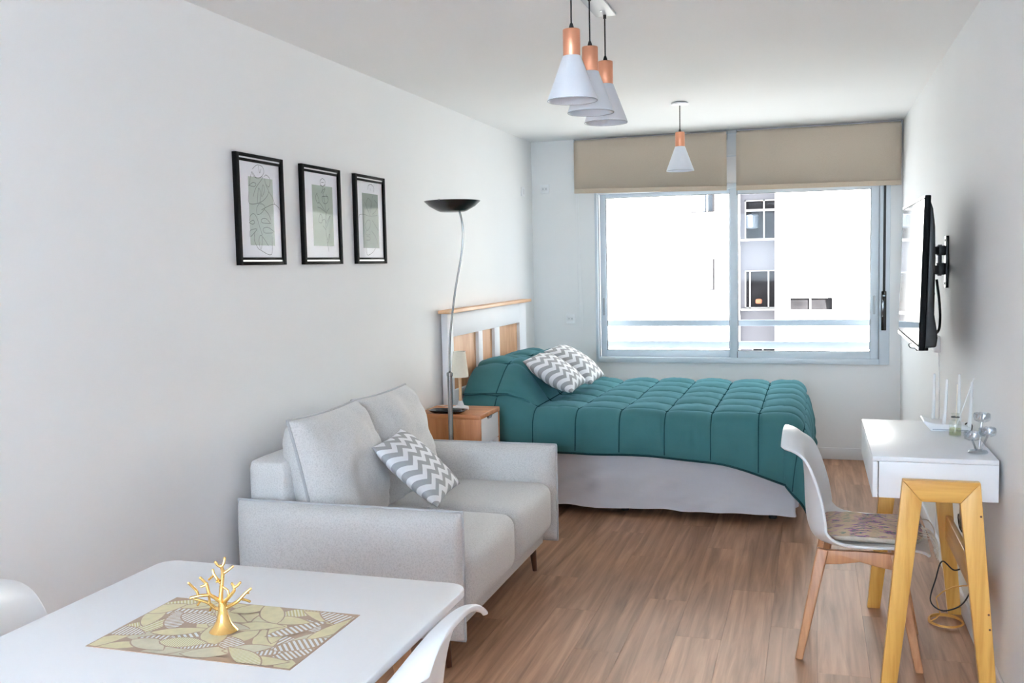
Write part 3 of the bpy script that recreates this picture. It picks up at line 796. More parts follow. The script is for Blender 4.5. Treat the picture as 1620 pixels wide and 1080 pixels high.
# ------------------------------------------------------------------ bed
BXF, BYN, BYF, BZ = 2.02, 5.455, 6.93, 0.60
def bed():
    b = thing('bed', 'double bed with pale grey skirt under the teal comforter', 'bed', (1.05, 6.19, 0))
    X = lambda x: x - 1.05
    Y = lambda y: y - 6.19
    MB().box(X(0.10), X(1.99), Y(5.50), Y(6.88), 0.045, 0.30).build('base', M['bed_base'], b, 0.01)
    for lx, ly in ((0.2, 5.6), (1.9, 5.6), (0.2, 6.8), (1.9, 6.8), (1.05, 5.6)):
        MB().lathe([(0.022, 0), (0.03, 0.05)], 14, (X(lx), Y(ly), 0)).build('leg', M['bed_base'], b)
    soft_block('mattress', (X(1.045), Y(6.19), 0.43), (0.955, 0.715, 0.135), 0.05, M['mattress'], b)
    # skirt: pleated cloth round near side, foot and far side
    path = []
    n1, n2 = 150, 110
    for i in range(n1 + 1): path.append((0.12 + (2.015 - 0.12) * i / n1, 5.462, 0, -1))
    for i in range(1, n2 + 1): path.append((2.02, 5.465 + (6.915 - 5.465) * i / n2, 1, 0))
    for i in range(1, n1 + 1): path.append((2.015 - (2.015 - 0.12) * i / n1, 6.92, 0, 1))
    vs = []; fs = []; K = 16
    for i, (px, py, nx, ny) in enumerate(path):
        s_ = i * 0.0127
        for k in range(K):
            t = k / (K - 1)
            z = 0.44 - (0.44 - 0.052 - 0.006 * sin(s_ * 5) - 0.004 * sin(s_ * 13)) * t
            o = (0.014 * sin(s_ * 9.0 + 1.2 * sin(s_ * 2)) + 0.008 * sin(s_ * 23 + 2) + 0.04 * mnoise.noise(Vector((s_ * 3, t * 2, 0))) + 0.02 * mnoise.noise(Vector((s_ * 9 + t * 4, t * 5, 3)))) * (0.15 + 0.85 * t) + 0.02 * t - 0.004
            corner = math.exp(-((s_ - 1.905) / 0.05) ** 2)
            vs.append((X(px) + nx * o + corner * 0.01, Y(py) + ny * o - corner * 0.01, z))
    for i in range(len(path) - 1):
        for k in range(K - 1): fs.append((i * K + k, (i + 1) * K + k, (i + 1) * K + k + 1, i * K + k + 1))
    mk('bed_skirt', vs, fs, M['skirt'], b, 180)
bed()

def comforter():
    root = thing('comforter', 'teal quilted comforter with stitched squares spread over the bed', 'comforter', (1.05, 6.19, 0.6))
    SQ = 0.257
    R = 0.085
    s0, s1 = 0.085, BXF - R * 0 + 0.40
    near, far = 0.27, 0.27
    t0, t1 = BYN + 0.03 - near, BYF - 0.03 + far
    def lo(s): return t0 - 0.10 * smoothstep(1.2, 1.75, s) * 0.35 - 0.13 * smoothstep(1.6, 2.15, s)
    ye0, ye1, xe = BYN + 0.03, BYF - 0.03, BXF - 0.04
    step = SQ / 20
    s0 = 0.547 - 36 * step; ns = int((s1 - s0) / step); s1 = s0 + ns * step      # rows fall on the stitching
    seam0 = ye0 + 0.02; J0 = 21; nt_ = J0 + int((t1 - seam0) / step); t1 = seam0 + (nt_ - J0) * step
    def base(s, t):
        ds = max(0.0, s - xe); dn = max(0.0, ye0 - t); df = max(0.0, t - ye1)
        dy = dn if dn > 0 else df; sg = -1 if dn > 0 else 1
        r = hypot(ds, dy)
        x = min(s, xe); y = min(max(t, ye0), ye1); z = BZ
        if r > 0:
            if r < R * pi / 2: th = r / R; out = R * sin(th); dn_ = R * (1 - cos(th))
            else: out = R + 0.10 * (r - R * pi / 2); dn_ = R + (r - R * pi / 2) * 0.995
            x += out * ds / r; y += sg * out * dy / r; z -= dn_
            # loose folds where it hangs
            hang = smoothstep(0.08, 0.4, r)
            a = atan2(dy, ds) if ds > 0 and dy > 0 else 0
            if ds > 0 and dy > 0:
                w = sin(2 * a) ; out2 = 0.05 * w * hang
                x += out2 * ds / r; y += sg * out2 * dy / r
            if dy > 0 and ds == 0: y += sg * 0.012 * sin(s * 8.0) * hang
            if ds > 0 and dy == 0: x += 0.014 * sin(t * 7.0) * hang
        # pillows below the comforter
        bx = 1 - smoothstep(0.33, 0.60, s)
        bx *= 0.90 + 0.10 * smoothstep(0.08, 0.22, s)
        by = smoothstep(ye0 - 0.20, ye0 + 0.34, t) * (1 - smoothstep(ye1 - 0.34, ye1 + 0.20, t))
        by *= 1 - 0.10 * math.exp(-((t - 6.19) / 0.07) ** 2)
        z += 0.245 * bx * by
        # near the pillows the side slopes inward
        sl = (1 - smoothstep(0.30, 0.62, s))
        if dn > 0: y += 0.05 * sl
        z += 0.010 * mnoise.noise(Vector((s * 3.2, t * 3.2, 1.0)))
        z += 0.012 * math.exp(-((s - 0.66) / 0.05) ** 2) * mnoise.noise(Vector((s * 18, t * 14, 4.0)))
        return Vector((x, y, z))
    vs = []; fs = []; e = 0.004
    for i in range(ns + 1):
        s = s0 + step * i
        for j in range(nt_ + 1):
            tl = lo(s); t = seam0 + (j - J0) * step if j >= J0 else seam0 - (J0 - j) / J0 * (seam0 - tl)
            p = base(s, t)
            n = (base(s + e, t) - base(s - e, t)).cross(base(s, t + e) - base(s, t - e))
            n.normalize()
            if n.length < 0.5: n = Vector((0, 0, 1))
            a = abs(sin(pi * (s - 0.547) / SQ)); b = abs(sin(pi * (j - J0) / 20))
            edge = min(1, (s1 - s) / 0.03, (t - tl) / 0.03, (t1 - t) / 0.03)
            puff = 0.030 * min(1, (a * 1.1) ** 0.42) * min(1, (b * 1.1) ** 0.42) * max(0.0, edge) ** 0.5
            puff += 0.004 * mnoise.noise(Vector((s * 14, t * 14, 2.0))) * min(a, b) + 0.003 * mnoise.noise(Vector((s * 40, t * 9, 7.0))) * a * b
            vs.append(p + n * (puff + 0.008) - Vector((1.05, 6.19, 0.6)))
    OR = Vector((1.05, 6.19, 0.6))
    def seam_pt(s, t):
        n = (base(s + e, t) - base(s - e, t)).cross(base(s, t + e) - base(s, t - e)); n.normalize()
        return base(s, t) + n * 0.0105 - OR
    seams = []
    k = -1
    while 0.547 + k * SQ < s1 - 0.05:
        s = 0.547 + k * SQ; k += 1
        seams.append([seam_pt(s, lo(s) + 0.01 + (t1 - 0.02 - lo(s)) * j / 90) for j in range(91)])
    for k in range(0, 7):
        t = ye0 + 0.02 + k * SQ
        if t < t1 - 0.05: seams.append([seam_pt(s0 + (s1 - 0.01 - s0) * j / 100, t) for j in range(101)])
    for q in seams: MB().tube(q, 0.0030, 5).build('stitch_line', M['duvet_edge'], root, 0, 180)
    for i in range(ns):
        for j in range(nt_):
            a = i * (nt_ + 1) + j; fs.append((a, a + nt_ + 1, a + nt_ + 2, a + 1))
    o = mk('quilt', vs, fs, M['duvet'], root, 180)
    md = o.modifiers.new('thick', 'SOLIDIFY'); md.thickness = 0.012; md.offset = -1
    rim = [vs[i * (nt_ + 1)] for i in range(ns + 1)] + [vs[ns * (nt_ + 1) + j] for j in range(1, nt_ + 1)] + [vs[i * (nt_ + 1) + nt_] for i in range(ns - 1, -1, -1)]
    MB().tube([Vector(v) - Vector((0, 0, 0.004)) for v in rim], 0.006, 8).build('binding', M['duvet_edge'], root, 0, 180)
comforter()
scatter('bed_cushion', ((0.428, 5.60, 0.875), (0.742, 5.62, 0.705), (0.452, 5.98, 0.895), (0.716, 5.98, 0.715)), 0.15,
        'grey and white chevron cushion on the bed lying nearer the nightstand', 'chevron cushions', 11)
scatter('bed_cushion', ((0.448, 6.05, 0.90), (0.76, 6.03, 0.70), (0.462, 6.43, 0.905), (0.742, 6.43, 0.71)), 0.15,
        'grey and white chevron cushion on the bed lying nearer the window', 'chevron cushions', 17)

def headboard():
    h = thing('headboard', 'white headboard with three wood panels and a pale wood cap', 'headboard', (0, 6.14, 0))
    Y = lambda y: y - 6.14
    y0, y1 = 5.33, 6.97
    fr = MB()
    fr.box(0.014, 0.052, Y(y0), Y(5.43), 0, 1.19); fr.box(0.014, 0.052, Y(6.80), Y(y1), 0, 1.19)
    fr.box(0.014, 0.052, Y(5.43), Y(6.80), 1.045, 1.19); fr.box(0.014, 0.052, Y(5.43), Y(6.80), 0.45, 0.72)
    fr.box(0.014, 0.052, Y(5.885), Y(5.965), 0.72, 1.045); fr.box(0.014, 0.052, Y(6.215), Y(6.325), 0.72, 1.045)
    fr.build('frame', M['white_satin'], h, 0.002)
    MB().box(0.013, 0.085, Y(5.285), Y(7.01), 1.19, 1.21).build('cap_rail', M['ash'], h, 0.002)
    for a, b in ((5.43, 5.885), (5.965, 6.215), (6.325, 6.80)):
        MB().box(0.014, 0.030, Y(a), Y(b), 0.72, 1.045).build('panel', M['ash_v'], h)
headboard()

# ------------------------------------------------------------------ nightstand and what stands on it
def nightstand():
    n = thing('nightstand', 'oak nightstand with two white drawers between sofa and bed', 'nightstand', (0.21, 5.065, 0))
    X = lambda x: x - 0.21
    Y = lambda y: y - 5.065
    MB().box(X(0.02), X(0.398), Y(4.895), Y(5.235), 0.635, 0.66).build('top', M['oak_top'], n, 0.002)
    for a, b in ((4.897, 4.915), (5.215, 5.233)):
        MB().box(X(0.022), X(0.396), Y(a), Y(b), 0.16, 0.635).build('side_panel', M['oak'], n, 0.001)
    MB().box(X(0.022), X(0.034), Y(4.915), Y(5.215), 0.16, 0.635).build('back_panel', M['oak'], n)
    MB().box(X(0.022), X(0.385), Y(4.915), Y(5.215), 0.16, 0.178).build('bottom_panel', M['oak'], n)
    for a, b in ((0.182, 0.332), (0.337, 0.487), (0.492, 0.632)):
        z = lambda q: q
        # front with a finger notch in its upper edge
        c = Y(5.065); pts = [(Y(4.917), a), (Y(5.213), a), (Y(5.213), b), (c + 0.045, b), (c + 0.03, b - 0.016), (c - 0.03, b - 0.016), (c - 0.045, b), (Y(4.917), b)]
        d = MB().prism(pts, 0, X(0.376), X(0.394)).build('drawer', M['white_lacquer'], n)
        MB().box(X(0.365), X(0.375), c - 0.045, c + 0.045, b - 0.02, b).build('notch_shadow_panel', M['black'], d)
    for lx, ly in ((0.06, 4.93), (0.36, 4.93), (0.06, 5.2), (0.36, 5.2)):
        MB().tube([(X(lx), Y(ly), 0.16), (X(lx), Y(ly), 0)], [0.018, 0.012], 12).build('leg', M['oak'], n, 0, 40)
nightstand()
tr = thing('tray', 'shallow black tray lying on the nightstand', 'tray', (0.185, 4.965, 0.66))
def tray():
    o = MB(); a, b = 0.105, 0.058; rings = [(0.78, 0.0), (1.0, 0.014), (1.0, 0.016), (0.95, 0.016), (0.74, 0.004)]
    N = 32; vs = []
    for k, z in rings:
        for q in range(N):
            t = 2 * pi * q / N; cx = abs(cos(t)) ** 0.4 * (1 if cos(t) >= 0 else -1); sy = abs(sin(t)) ** 0.4 * (1 if sin(t) >= 0 else -1)
            vs.append((a * cx * k, b * sy * k, z))
    fs = [(i * N + q, i * N + (q + 1) % N, (i + 1) * N + (q + 1) % N, (i + 1) * N + q) for i in range(4) for q in range(N)]
    fs += [tuple(range(N - 1, -1, -1)), tuple(4 * N + q for q in range(N))]
    o.add(vs, fs).build('dish', M['black_gloss'], tr, 0, 40)
tray()
tl = thing('table_lamp', 'small table lamp with cream shade on the nightstand', 'table lamp', (0.215, 5.085, 0.66))
MB().lathe([(0.046, 0), (0.048, 0.004), (0.046, 0.016), (0.020, 0.024), (0.012, 0.05)], 28).build('base', M['white_plastic'], tl, 0, 40)
MB().tube([(0, 0, 0.045), (0, 0, 0.21)], 0.0085, 14).build('stem', M['stem'], tl, 0, 40)
sp = MB(); pr = [(0.050, 0.185), (0.0345, 0.33), (0.033, 0.33), (0.0485, 0.185)]
for rr, zz in pr:
    for k in range(36): sp.v.append((rr * cos(2 * pi * k / 36), rr * sin(2 * pi * k / 36), zz))
for i in range(4):
    for k in range(36): sp.f.append((i * 36 + k, i * 36 + (k + 1) % 36, ((i + 1) % 4) * 36 + (k + 1) % 36, ((i + 1) % 4) * 36 + k))
sp.build('shade', M['cream'], tl, 0, 40)
MB().tube(spline([(-0.045, 0, 0.006), (-0.10, 0.02, 0.012), (-0.15, 0.0, 0.02), (-0.18, -0.03, 0.01), (-0.19, -0.04, 0.004)], 6), 0.0022, 8).build('cord', M['white_plastic'], tl, 0, 180)

# ------------------------------------------------------------------ floor lamp
def floor_lamp():
    f = thing('floor_lamp', 'tall steel floor lamp with dark upturned bowl behind the sofa arm', 'floor lamp', (0.293, 4.715, 0))
    MB().lathe([(0.12, 0), (0.125, 0.004), (0.12, 0.018), (0.03, 0.026)], 40).build('base', M['steel'], f, 0, 40)
    MB().tube([(0, 0, 0.02), (0.004, 0, 0.905)], 0.0135, 20).build('pole', M['steel'], f, 0, 40)
    MB().lathe([(0.0145, 0.893), (0.0165, 0.895), (0.0165, 0.910), (0.006, 0.918)], 20, (0.004, 0, 0)).build('collar', M['steel'], f, 0, 40)
    pts = [(0.004, 0, 0.91), (0.012, 0, 1.10), (0.045, 0, 1.33), (0.085, 0, 1.52), (0.098, 0, 1.63), (0.093, 0, 1.70), (0.080, 0, 1.752)]
    MB().tube(spline(pts, 8), 0.0055, 12).build('curved_rod', M['steel'], f, 0, 180)
    o = MB(); pr = [(0.004, 1.745), (0.062, 1.748), (0.075, 1.752), (0.118, 1.776), (0.146, 1.802), (0.143, 1.803), (0.115, 1.78), (0.07, 1.757), (0.004, 1.754)]
    b = MB().lathe(pr, 48, (0.043, 0, 0)).build('bowl', M['bowl'], f, 0, 40)
    MB().tube([(0.043 + 0.02, 0, 1.757), (0.043 + 0.02, 0, 1.79)], 0.008, 10).build('bulb', M['white_plastic'], f)
    for a in (1.9, 4.6): MB().lathe([(0.004, 0), (0.004, 0.006)], 8, (0.043 + 0.144 * cos(a), 0.144 * sin(a), 1.80)).build('rim_clip', M['steel'], f)
floor_lamp()

# ------------------------------------------------------------------ shell chairs
def chair(name, label, loc, rz, group=None):
    c = thing(name, label, 'chair', loc, rz, group)
    # centre line: (x forward, z, half width, edge lift, edge forward)
    prof = [(0.232, 0.412, 0.165, 0.0, 0.0), (0.205, 0.430, 0.205, 0.008, 0.0), (0.13, 0.436, 0.232, 0.016, 0.0), (0.02, 0.424, 0.242, 0.026, 0.0), (-0.08, 0.418, 0.243, 0.040, 0.01),
            (-0.155, 0.432, 0.238, 0.055, 0.045), (-0.186, 0.485, 0.230, 0.030, 0.072), (-0.195, 0.57, 0.222, 0.012, 0.070), (-0.198, 0.66, 0.217, 0.0, 0.050), (-0.204, 0.73, 0.214, 0.0, 0.026),
            (-0.214, 0.775, 0.207, -0.014, 0.006), (-0.236, 0.808, 0.194, -0.036, -0.002), (-0.262, 0.824, 0.176, -0.050, -0.002), (-0.280, 0.828, 0.150, -0.050, 0.006)]
    rows = spline([Vector(p[:3]) for p in prof], 4); ed = spline([Vector((p[3], p[4], 0)) for p in prof], 4)
    nw = 16; vs = []; fs = []
    for p, e in zip(rows, ed):
        for k in range(nw + 1):
            w = sin((k / nw * 2 - 1) * pi / 2); q = abs(w) ** 2.6
            vs.append((p.x + e.y * q, w * p.z, p.y + e.x * q))
    for i in range(len(rows) - 1):
        for k in range(nw): a = i * (nw + 1) + k; fs.append((a, a + 1, a + nw + 2, a + nw + 1))
    s = mk('shell', vs, fs, M['white_plastic'], c, 180)
    md = s.modifiers.new('thick', 'SOLIDIFY'); md.thickness = 0.011; md.offset = 0
    md2 = s.modifiers.new('sub', 'SUBSURF'); md2.levels = 1; md2.render_levels = 1
    def leg(a, b):
        a, b = Vector(a), Vector(b); d = (b - a).normalized()
        side = Vector((d.y, -d.x, 0)); side = Vector((1, 0, 0)) if side.length < 1e-3 else side
        u = Vector((1, 0, 0)); u = (u - d * u.dot(d)).normalized(); v = d.cross(u)
        vs = []
        for P, h1, h2 in ((a, 0.021, 0.017), (b, 0.014, 0.0125)):
            for (i, j) in ((-1, -1), (1, -1), (1, 1), (-1, 1)):
                q = P + u * h1 * i + v * h2 * j
                if P is b: q.z = 0.0
                vs.append(q)
        MB().add(vs, [(3, 2, 1, 0), (4, 5, 6, 7), (0, 1, 5, 4), (1, 2, 6, 5), (2, 3, 7, 6), (3, 0, 4, 7)]).build('leg', M['beech'], c, 0.005, None, 3)
    for sx in (1, -1):
        for sy in (1, -1):
            leg((sx * 0.125 - 0.005, sy * 0.125, 0.405 if sx > 0 else 0.402), (sx * 0.205 - 0.005, sy * 0.190, 0))
    for sy in (1, -1):   # arched side rails
        pts = [(-0.125, 0.400), (-0.145, 0.345), (-0.07, 0.352), (0.0, 0.366), (0.06, 0.352), (0.135, 0.342), (0.125, 0.405), (0.0, 0.404)]
        MB().prism(pts, 1, sy * 0.128 - 0.011, sy * 0.128 + 0.011).build('side_rail', M['beech'], c, 0.002)
    for sx in (1, -1):
        MB().box(sx * 0.118 - 0.012, sx * 0.118 + 0.012, -0.12, 0.12, 0.365, 0.402).build('cross_rail', M['beech'], c, 0.002)
    return c
chair('desk_chair', 'white shell chair with wooden legs and a woven seat pad at the desk', (2.290, 3.79, 0), radians(-3), 'white shell chairs')
chair('dining_chair', 'white shell chair at the dining table with its back to the open floor', (1.226, 1.612, 0), radians(180), 'white shell chairs')
chair('dining_chair', 'white shell chair between the dining table and the left wall', (0.645, 1.60, 0), radians(18), 'white shell chairs')

def seat_pad():
    p = thing('seat_pad', 'multicoloured woven seat pad with cream edge on the desk chair', 'seat pad', (2.326, 3.788, 0.449), radians(-3))
    n = 44; vs = []; fs = []
    def rad(a): return 0.176 / (abs(cos(a)) ** 5 + abs(sin(a)) ** 5) ** 0.2
    rings = [(0.90, -0.004), (0.985, 0.006), (1.0, 0.018)]
    for k, z in rings:
        for i in range(n): a = 2 * pi * i / n; vs.append((rad(a) * k * cos(a), rad(a) * k * sin(a), z + 0.004 * sin(3 * a)))
    for j in range(len(rings) - 1):
        for i in range(n): fs.append((j * n + i, j * n + (i + 1) % n, (j + 1) * n + (i + 1) % n, (j + 1) * n + i))
    fs.append(tuple(range(n - 1, -1, -1))); fs.append(tuple(2 * n + i for i in range(n)))
    mk('pad_body', vs, fs, M['pad_side'], p, 60)
    vs = []; fs = []
    R = 10
    for j in range(R + 1):
        k = 1 - j / R
        for i in range(n):
            a = 2 * pi * i / n; x, y = rad(a) * k * cos(a), rad(a) * k * sin(a)
            z = 0.018 + 0.026 * (1 - k ** 3) + 0.004 * sin(3 * a) * k + 0.006 * mnoise.noise(Vector((x * 22, y * 22, 0)))
            vs.append((x, y, z))
    for j in range(R):
        for i in range(n): fs.append((j * n + i, j * n + (i + 1) % n, (j + 1) * n + (i + 1) % n, (j + 1) * n + i))
    mk('woven_top', vs, fs, M['pad'], p, 180)
    random.seed(4)
    for k in range(9):
        y = -0.16 + 0.32 * random.random(); x = 0.165 + 0.012 * random.random()
        MB().tube(spline([(x, y, 0.02), (x + 0.03, y + 0.01 * random.random(), 0.015), (x + 0.05, y + 0.02 * (random.random() - 0.5), -0.02), (x + 0.05, y, -0.05 - 0.02 * random.random())], 4), 0.002, 5).build('fringe', M['pad_side'], p, 0, 180)
seat_pad()

# ------------------------------------------------------------------ dining table
def dining_table():
    x0, x1, y0, y1 = 0.567, 1.376, 0.79, 2.011
    t = thing('dining_table', 'white rectangular dining table with rounded corners and wooden legs', 'dining table', ((x0 + x1) / 2, (y0 + y1) / 2, 0))
    hx, hy, r = (x1 - x0) / 2, (y1 - y0) / 2, 0.045
    pts = []
    for cx, cy, a0 in ((hx - r, hy - r, 0), (-hx + r, hy - r, 90), (-hx + r, -hy + r, 180), (hx - r, -hy + r, 270)):
        for k in range(9): a = radians(a0 + 90 * k / 8); pts.append((cx + r * cos(a), cy + r * sin(a)))
    MB().prism(pts, 2, 0.732, 0.75).build('table_top', M['table_white'], t, 0.0025)
    for sx in (1, -1):
        for sy in (1, -1):
            a = Vector((sx * (hx - 0.115), sy * (hy - 0.16), 0.715)); b = Vector((sx * (hx - 0.035), sy * (hy - 0.07), 0))
            lg = MB().tube([a, b], [0.024, 0.014], 18).build('leg', M['beech'], t, 0, 40)
            MB().box(a.x - 0.045, a.x + 0.045, a.y - 0.045, a.y + 0.045, 0.712, 0.732).build('leg_bracket', M['black'], t, 0.002)
    for sy in (1, -1):
        MB().tube([(-(hx - 0.12), sy * (hy - 0.16), 0.70), (hx - 0.12, sy * (hy - 0.16), 0.70)], 0.006, 10).build('brace_rod', M['black'], t)
    MB().tube([(hx - 0.12, -(hy - 0.16), 0.70), (hx - 0.12, hy - 0.16, 0.70)], 0.006, 10).build('brace_rod', M['black'], t)
    MB().tube([(-hx + 0.12, -(hy - 0.16), 0.70), (-hx + 0.12, hy - 0.16, 0.70)], 0.006, 10).build('brace_rod', M['black'], t)
dining_table()

def placemat():
    x0, x1, y0, y1 = 0.774, 1.221, 1.488, 1.771
    p = thing('placemat', 'gold and bronze leaf pattern placemat on the dining table', 'placemat', ((x0 + x1) / 2, (y0 + y1) / 2, 0.75))
    hx, hy = (x1 - x0) / 2, (y1 - y0) / 2
    MB().box(-hx, hx, -hy, hy, 0, 0.0008).build('mat', M['mat_base'], p)
    def clip(poly, ax, v, keep_less):
        out = []
        for i in range(len(poly)):
            a, b = poly[i - 1], poly[i]
            ia = (a[ax] <= v) == keep_less or a[ax] == v; ib = (b[ax] <= v) == keep_less or b[ax] == v
            if ia != ib:
                t = (v - a[ax]) / (b[ax] - a[ax]); out.append(tuple(a[k] + (b[k] - a[k]) * t for k in range(len(a))))
            if ib: out.append(b)
        return out
    random.seed(21)
    leaves = []
    for gx in range(9):
        for gy in range(6):
            cx = -hx + (gx + 0.5 + random.uniform(-0.3, 0.3)) * 2 * hx / 9; cy = -hy + (gy + 0.5 + random.uniform(-0.3, 0.3)) * 2 * hy / 6
            leaves.append((cx, cy, random.uniform(0.09, 0.15), random.uniform(0.034, 0.052), random.choice([0.3, 0.6, 1.0, 2.2, 2.6, -0.2]) + random.uniform(-0.3, 0.3)))
    random.shuffle(leaves)
    z = 0.0009; mt = ['mat_gold', 'mat_stripe', 'mat_gold', 'mat_pale', 'mat_stripe2', 'mat_gold', 'mat_stripe']
    for i, (cx, cy, L, wd_, a) in enumerate(leaves):
        bend = random.uniform(-0.15, 0.15)
        def outline(g):
            q = []
            N = 12
            for sd in (1, -1):
                for k in range(N):
                    s = k / N if sd > 0 else 1 - k / N
                    w = (wd_ / 2 * 1.0) * sin(pi * s ** 0.85) ** 0.9 * sd
                    w = w + g * (1 if sd > 0 else -1) * (0.4 + 0.6 * sin(pi * s))
                    xx = (s - 0.5) * (L + 2 * g); yy = w + bend * L * (s - 0.5) ** 2 * 2
                    q.append((cx + xx * cos(a) - yy * sin(a), cy + xx * sin(a) + yy * cos(a), s, 0.5))
            m = 0.004
            for ax, v, kl in ((0, hx - m, True), (0, -hx + m, False), (1, hy - m, True), (1, -hy + m, False)): 
                q = clip(q, ax, v, kl)
                if len(q) < 3: return None
            return q
        for g, mm in ((0.003, 'mat_base'), (0.0, mt[i % len(mt)])):
            q = outline(g)
            if not q: continue
            z += 0.000012
            n = len(q)
            o = mk('leaf' if g == 0 else 'leaf_edge', [(a_[0], a_[1], z) for a_ in q], [tuple(range(n))], M[mm], p, None, [(a_[2], a_[3]) for a_ in q])
placemat()

def coral():
    c = thing('coral_ornament', 'polished gold coral branch ornament on the placemat', 'ornament', (0.993, 1.623, 0.7518))
    MB().lathe([(0.0285, 0), (0.027, 0.002), (0.020, 0.010), (0.0135, 0.022), (0.0100, 0.036), (0.0085, 0.05), (0.007, 0.058)], 28).build('base', M['gold'], c, 0, 50)
    # drawn in the plane facing across the table: pixel (X right, Y up) in millimetres
    ax = Vector((0.955, 0.296, 0)); ay = Vector((-0.296, 0.955, 0))
    S = 0.00019
    def P(X, Y, d=0): return ax * ((X - 505) * S) + ay * d + Vector((0, 0, (880 - Y) * S))
    br = [([(490, 660, 0), (492, 520, 0), (505, 380, 0.002), (520, 260, 0.002), (510, 190, 0)], 0.0052, 0.0032),
          ([(510, 200, 0), (475, 170, -0.003), (458, 140, -0.004)], 0.003, 0.0024), ([(512, 200, 0), (535, 160, 0.002), (543, 112, 0.004)], 0.003, 0.0024),
          ([(525, 270, 0.002), (575, 240, 0.004), (618, 208, 0.006)], 0.003, 0.0022), ([(495, 370, 0), (455, 330, 0.004), (420, 285, 0.006), (408, 245, 0.008)], 0.003, 0.0024),
          ([(425, 290, 0.006), (390, 320, 0.008), (360, 345, 0.01)], 0.0025, 0.002), ([(475, 330, 0.002), (465, 345, -0.006)], 0.0025, 0.002),
          ([(488, 570, 0), (430, 515, -0.004), (385, 470, -0.008), (365, 370, -0.008), (350, 350, -0.008), (305, 295, -0.01)], 0.0042, 0.0026),
          ([(360, 370, -0.008), (310, 385, -0.01)], 0.0028, 0.0022), ([(385, 480, -0.008), (290, 480, -0.012), (205, 497, -0.014)], 0.0034, 0.0028),
          ([(275, 480, -0.012), (262, 430, -0.012), (225, 380, -0.014), (192, 338, -0.016)], 0.003, 0.0024),
          ([(488, 655, 0), (420, 650, 0.006), (360, 620, 0.012), (280, 595, 0.018), (180, 577, 0.022)], 0.0044, 0.0026),
          ([(345, 615, 0.012), (350, 560, 0.012), (345, 520, 0.01)], 0.0028, 0.0022), ([(240, 590, 0.02), (205, 640, 0.022)], 0.0026, 0.0022), ([(375, 630, 0.012), (345, 690, 0.016)], 0.0028, 0.0022),
          ([(530, 640, 0), (540, 570, -0.004), (580, 520, -0.008), (620, 475, -0.01), (655, 430, -0.012), (650, 390, -0.012), (635, 360, -0.012)], 0.0042, 0.0024),
          ([(652, 400, -0.012), (690, 380, -0.012), (718, 350, -0.012)], 0.003, 0.0024), ([(590, 510, -0.008), (575, 440, -0.006), (530, 410, -0.004)], 0.0028, 0.0022),
          ([(540, 640, 0), (600, 615, 0.008), (650, 590, 0.012), (695, 545, 0.014), (740, 500, 0.016), (778, 472, 0.018)], 0.004, 0.0026),
          ([(680, 570, 0.014), (720, 590, 0.018), (760, 610, 0.02)], 0.0028, 0.0024), ([(735, 505, 0.016), (745, 520, 0.022)], 0.0026, 0.0024)]
    for pts, r0, r1 in br:
        q = spline([P(*p) for p in pts], 5); n = len(q)
        rs = [r0 + (r1 - r0) * i / (n - 1) for i in range(n)]
        d = (q[-1] - q[-2]).normalized()
        q += [q[-1] + d * r1 * 0.7, q[-1] + d * r1 * 1.2]; rs[-1] = r1 * 1.15; rs += [r1 * 1.0, r1 * 0.35]
        MB().tube(q, rs, 10).build('branch', M['gold'], c, 0, 180)
coral()

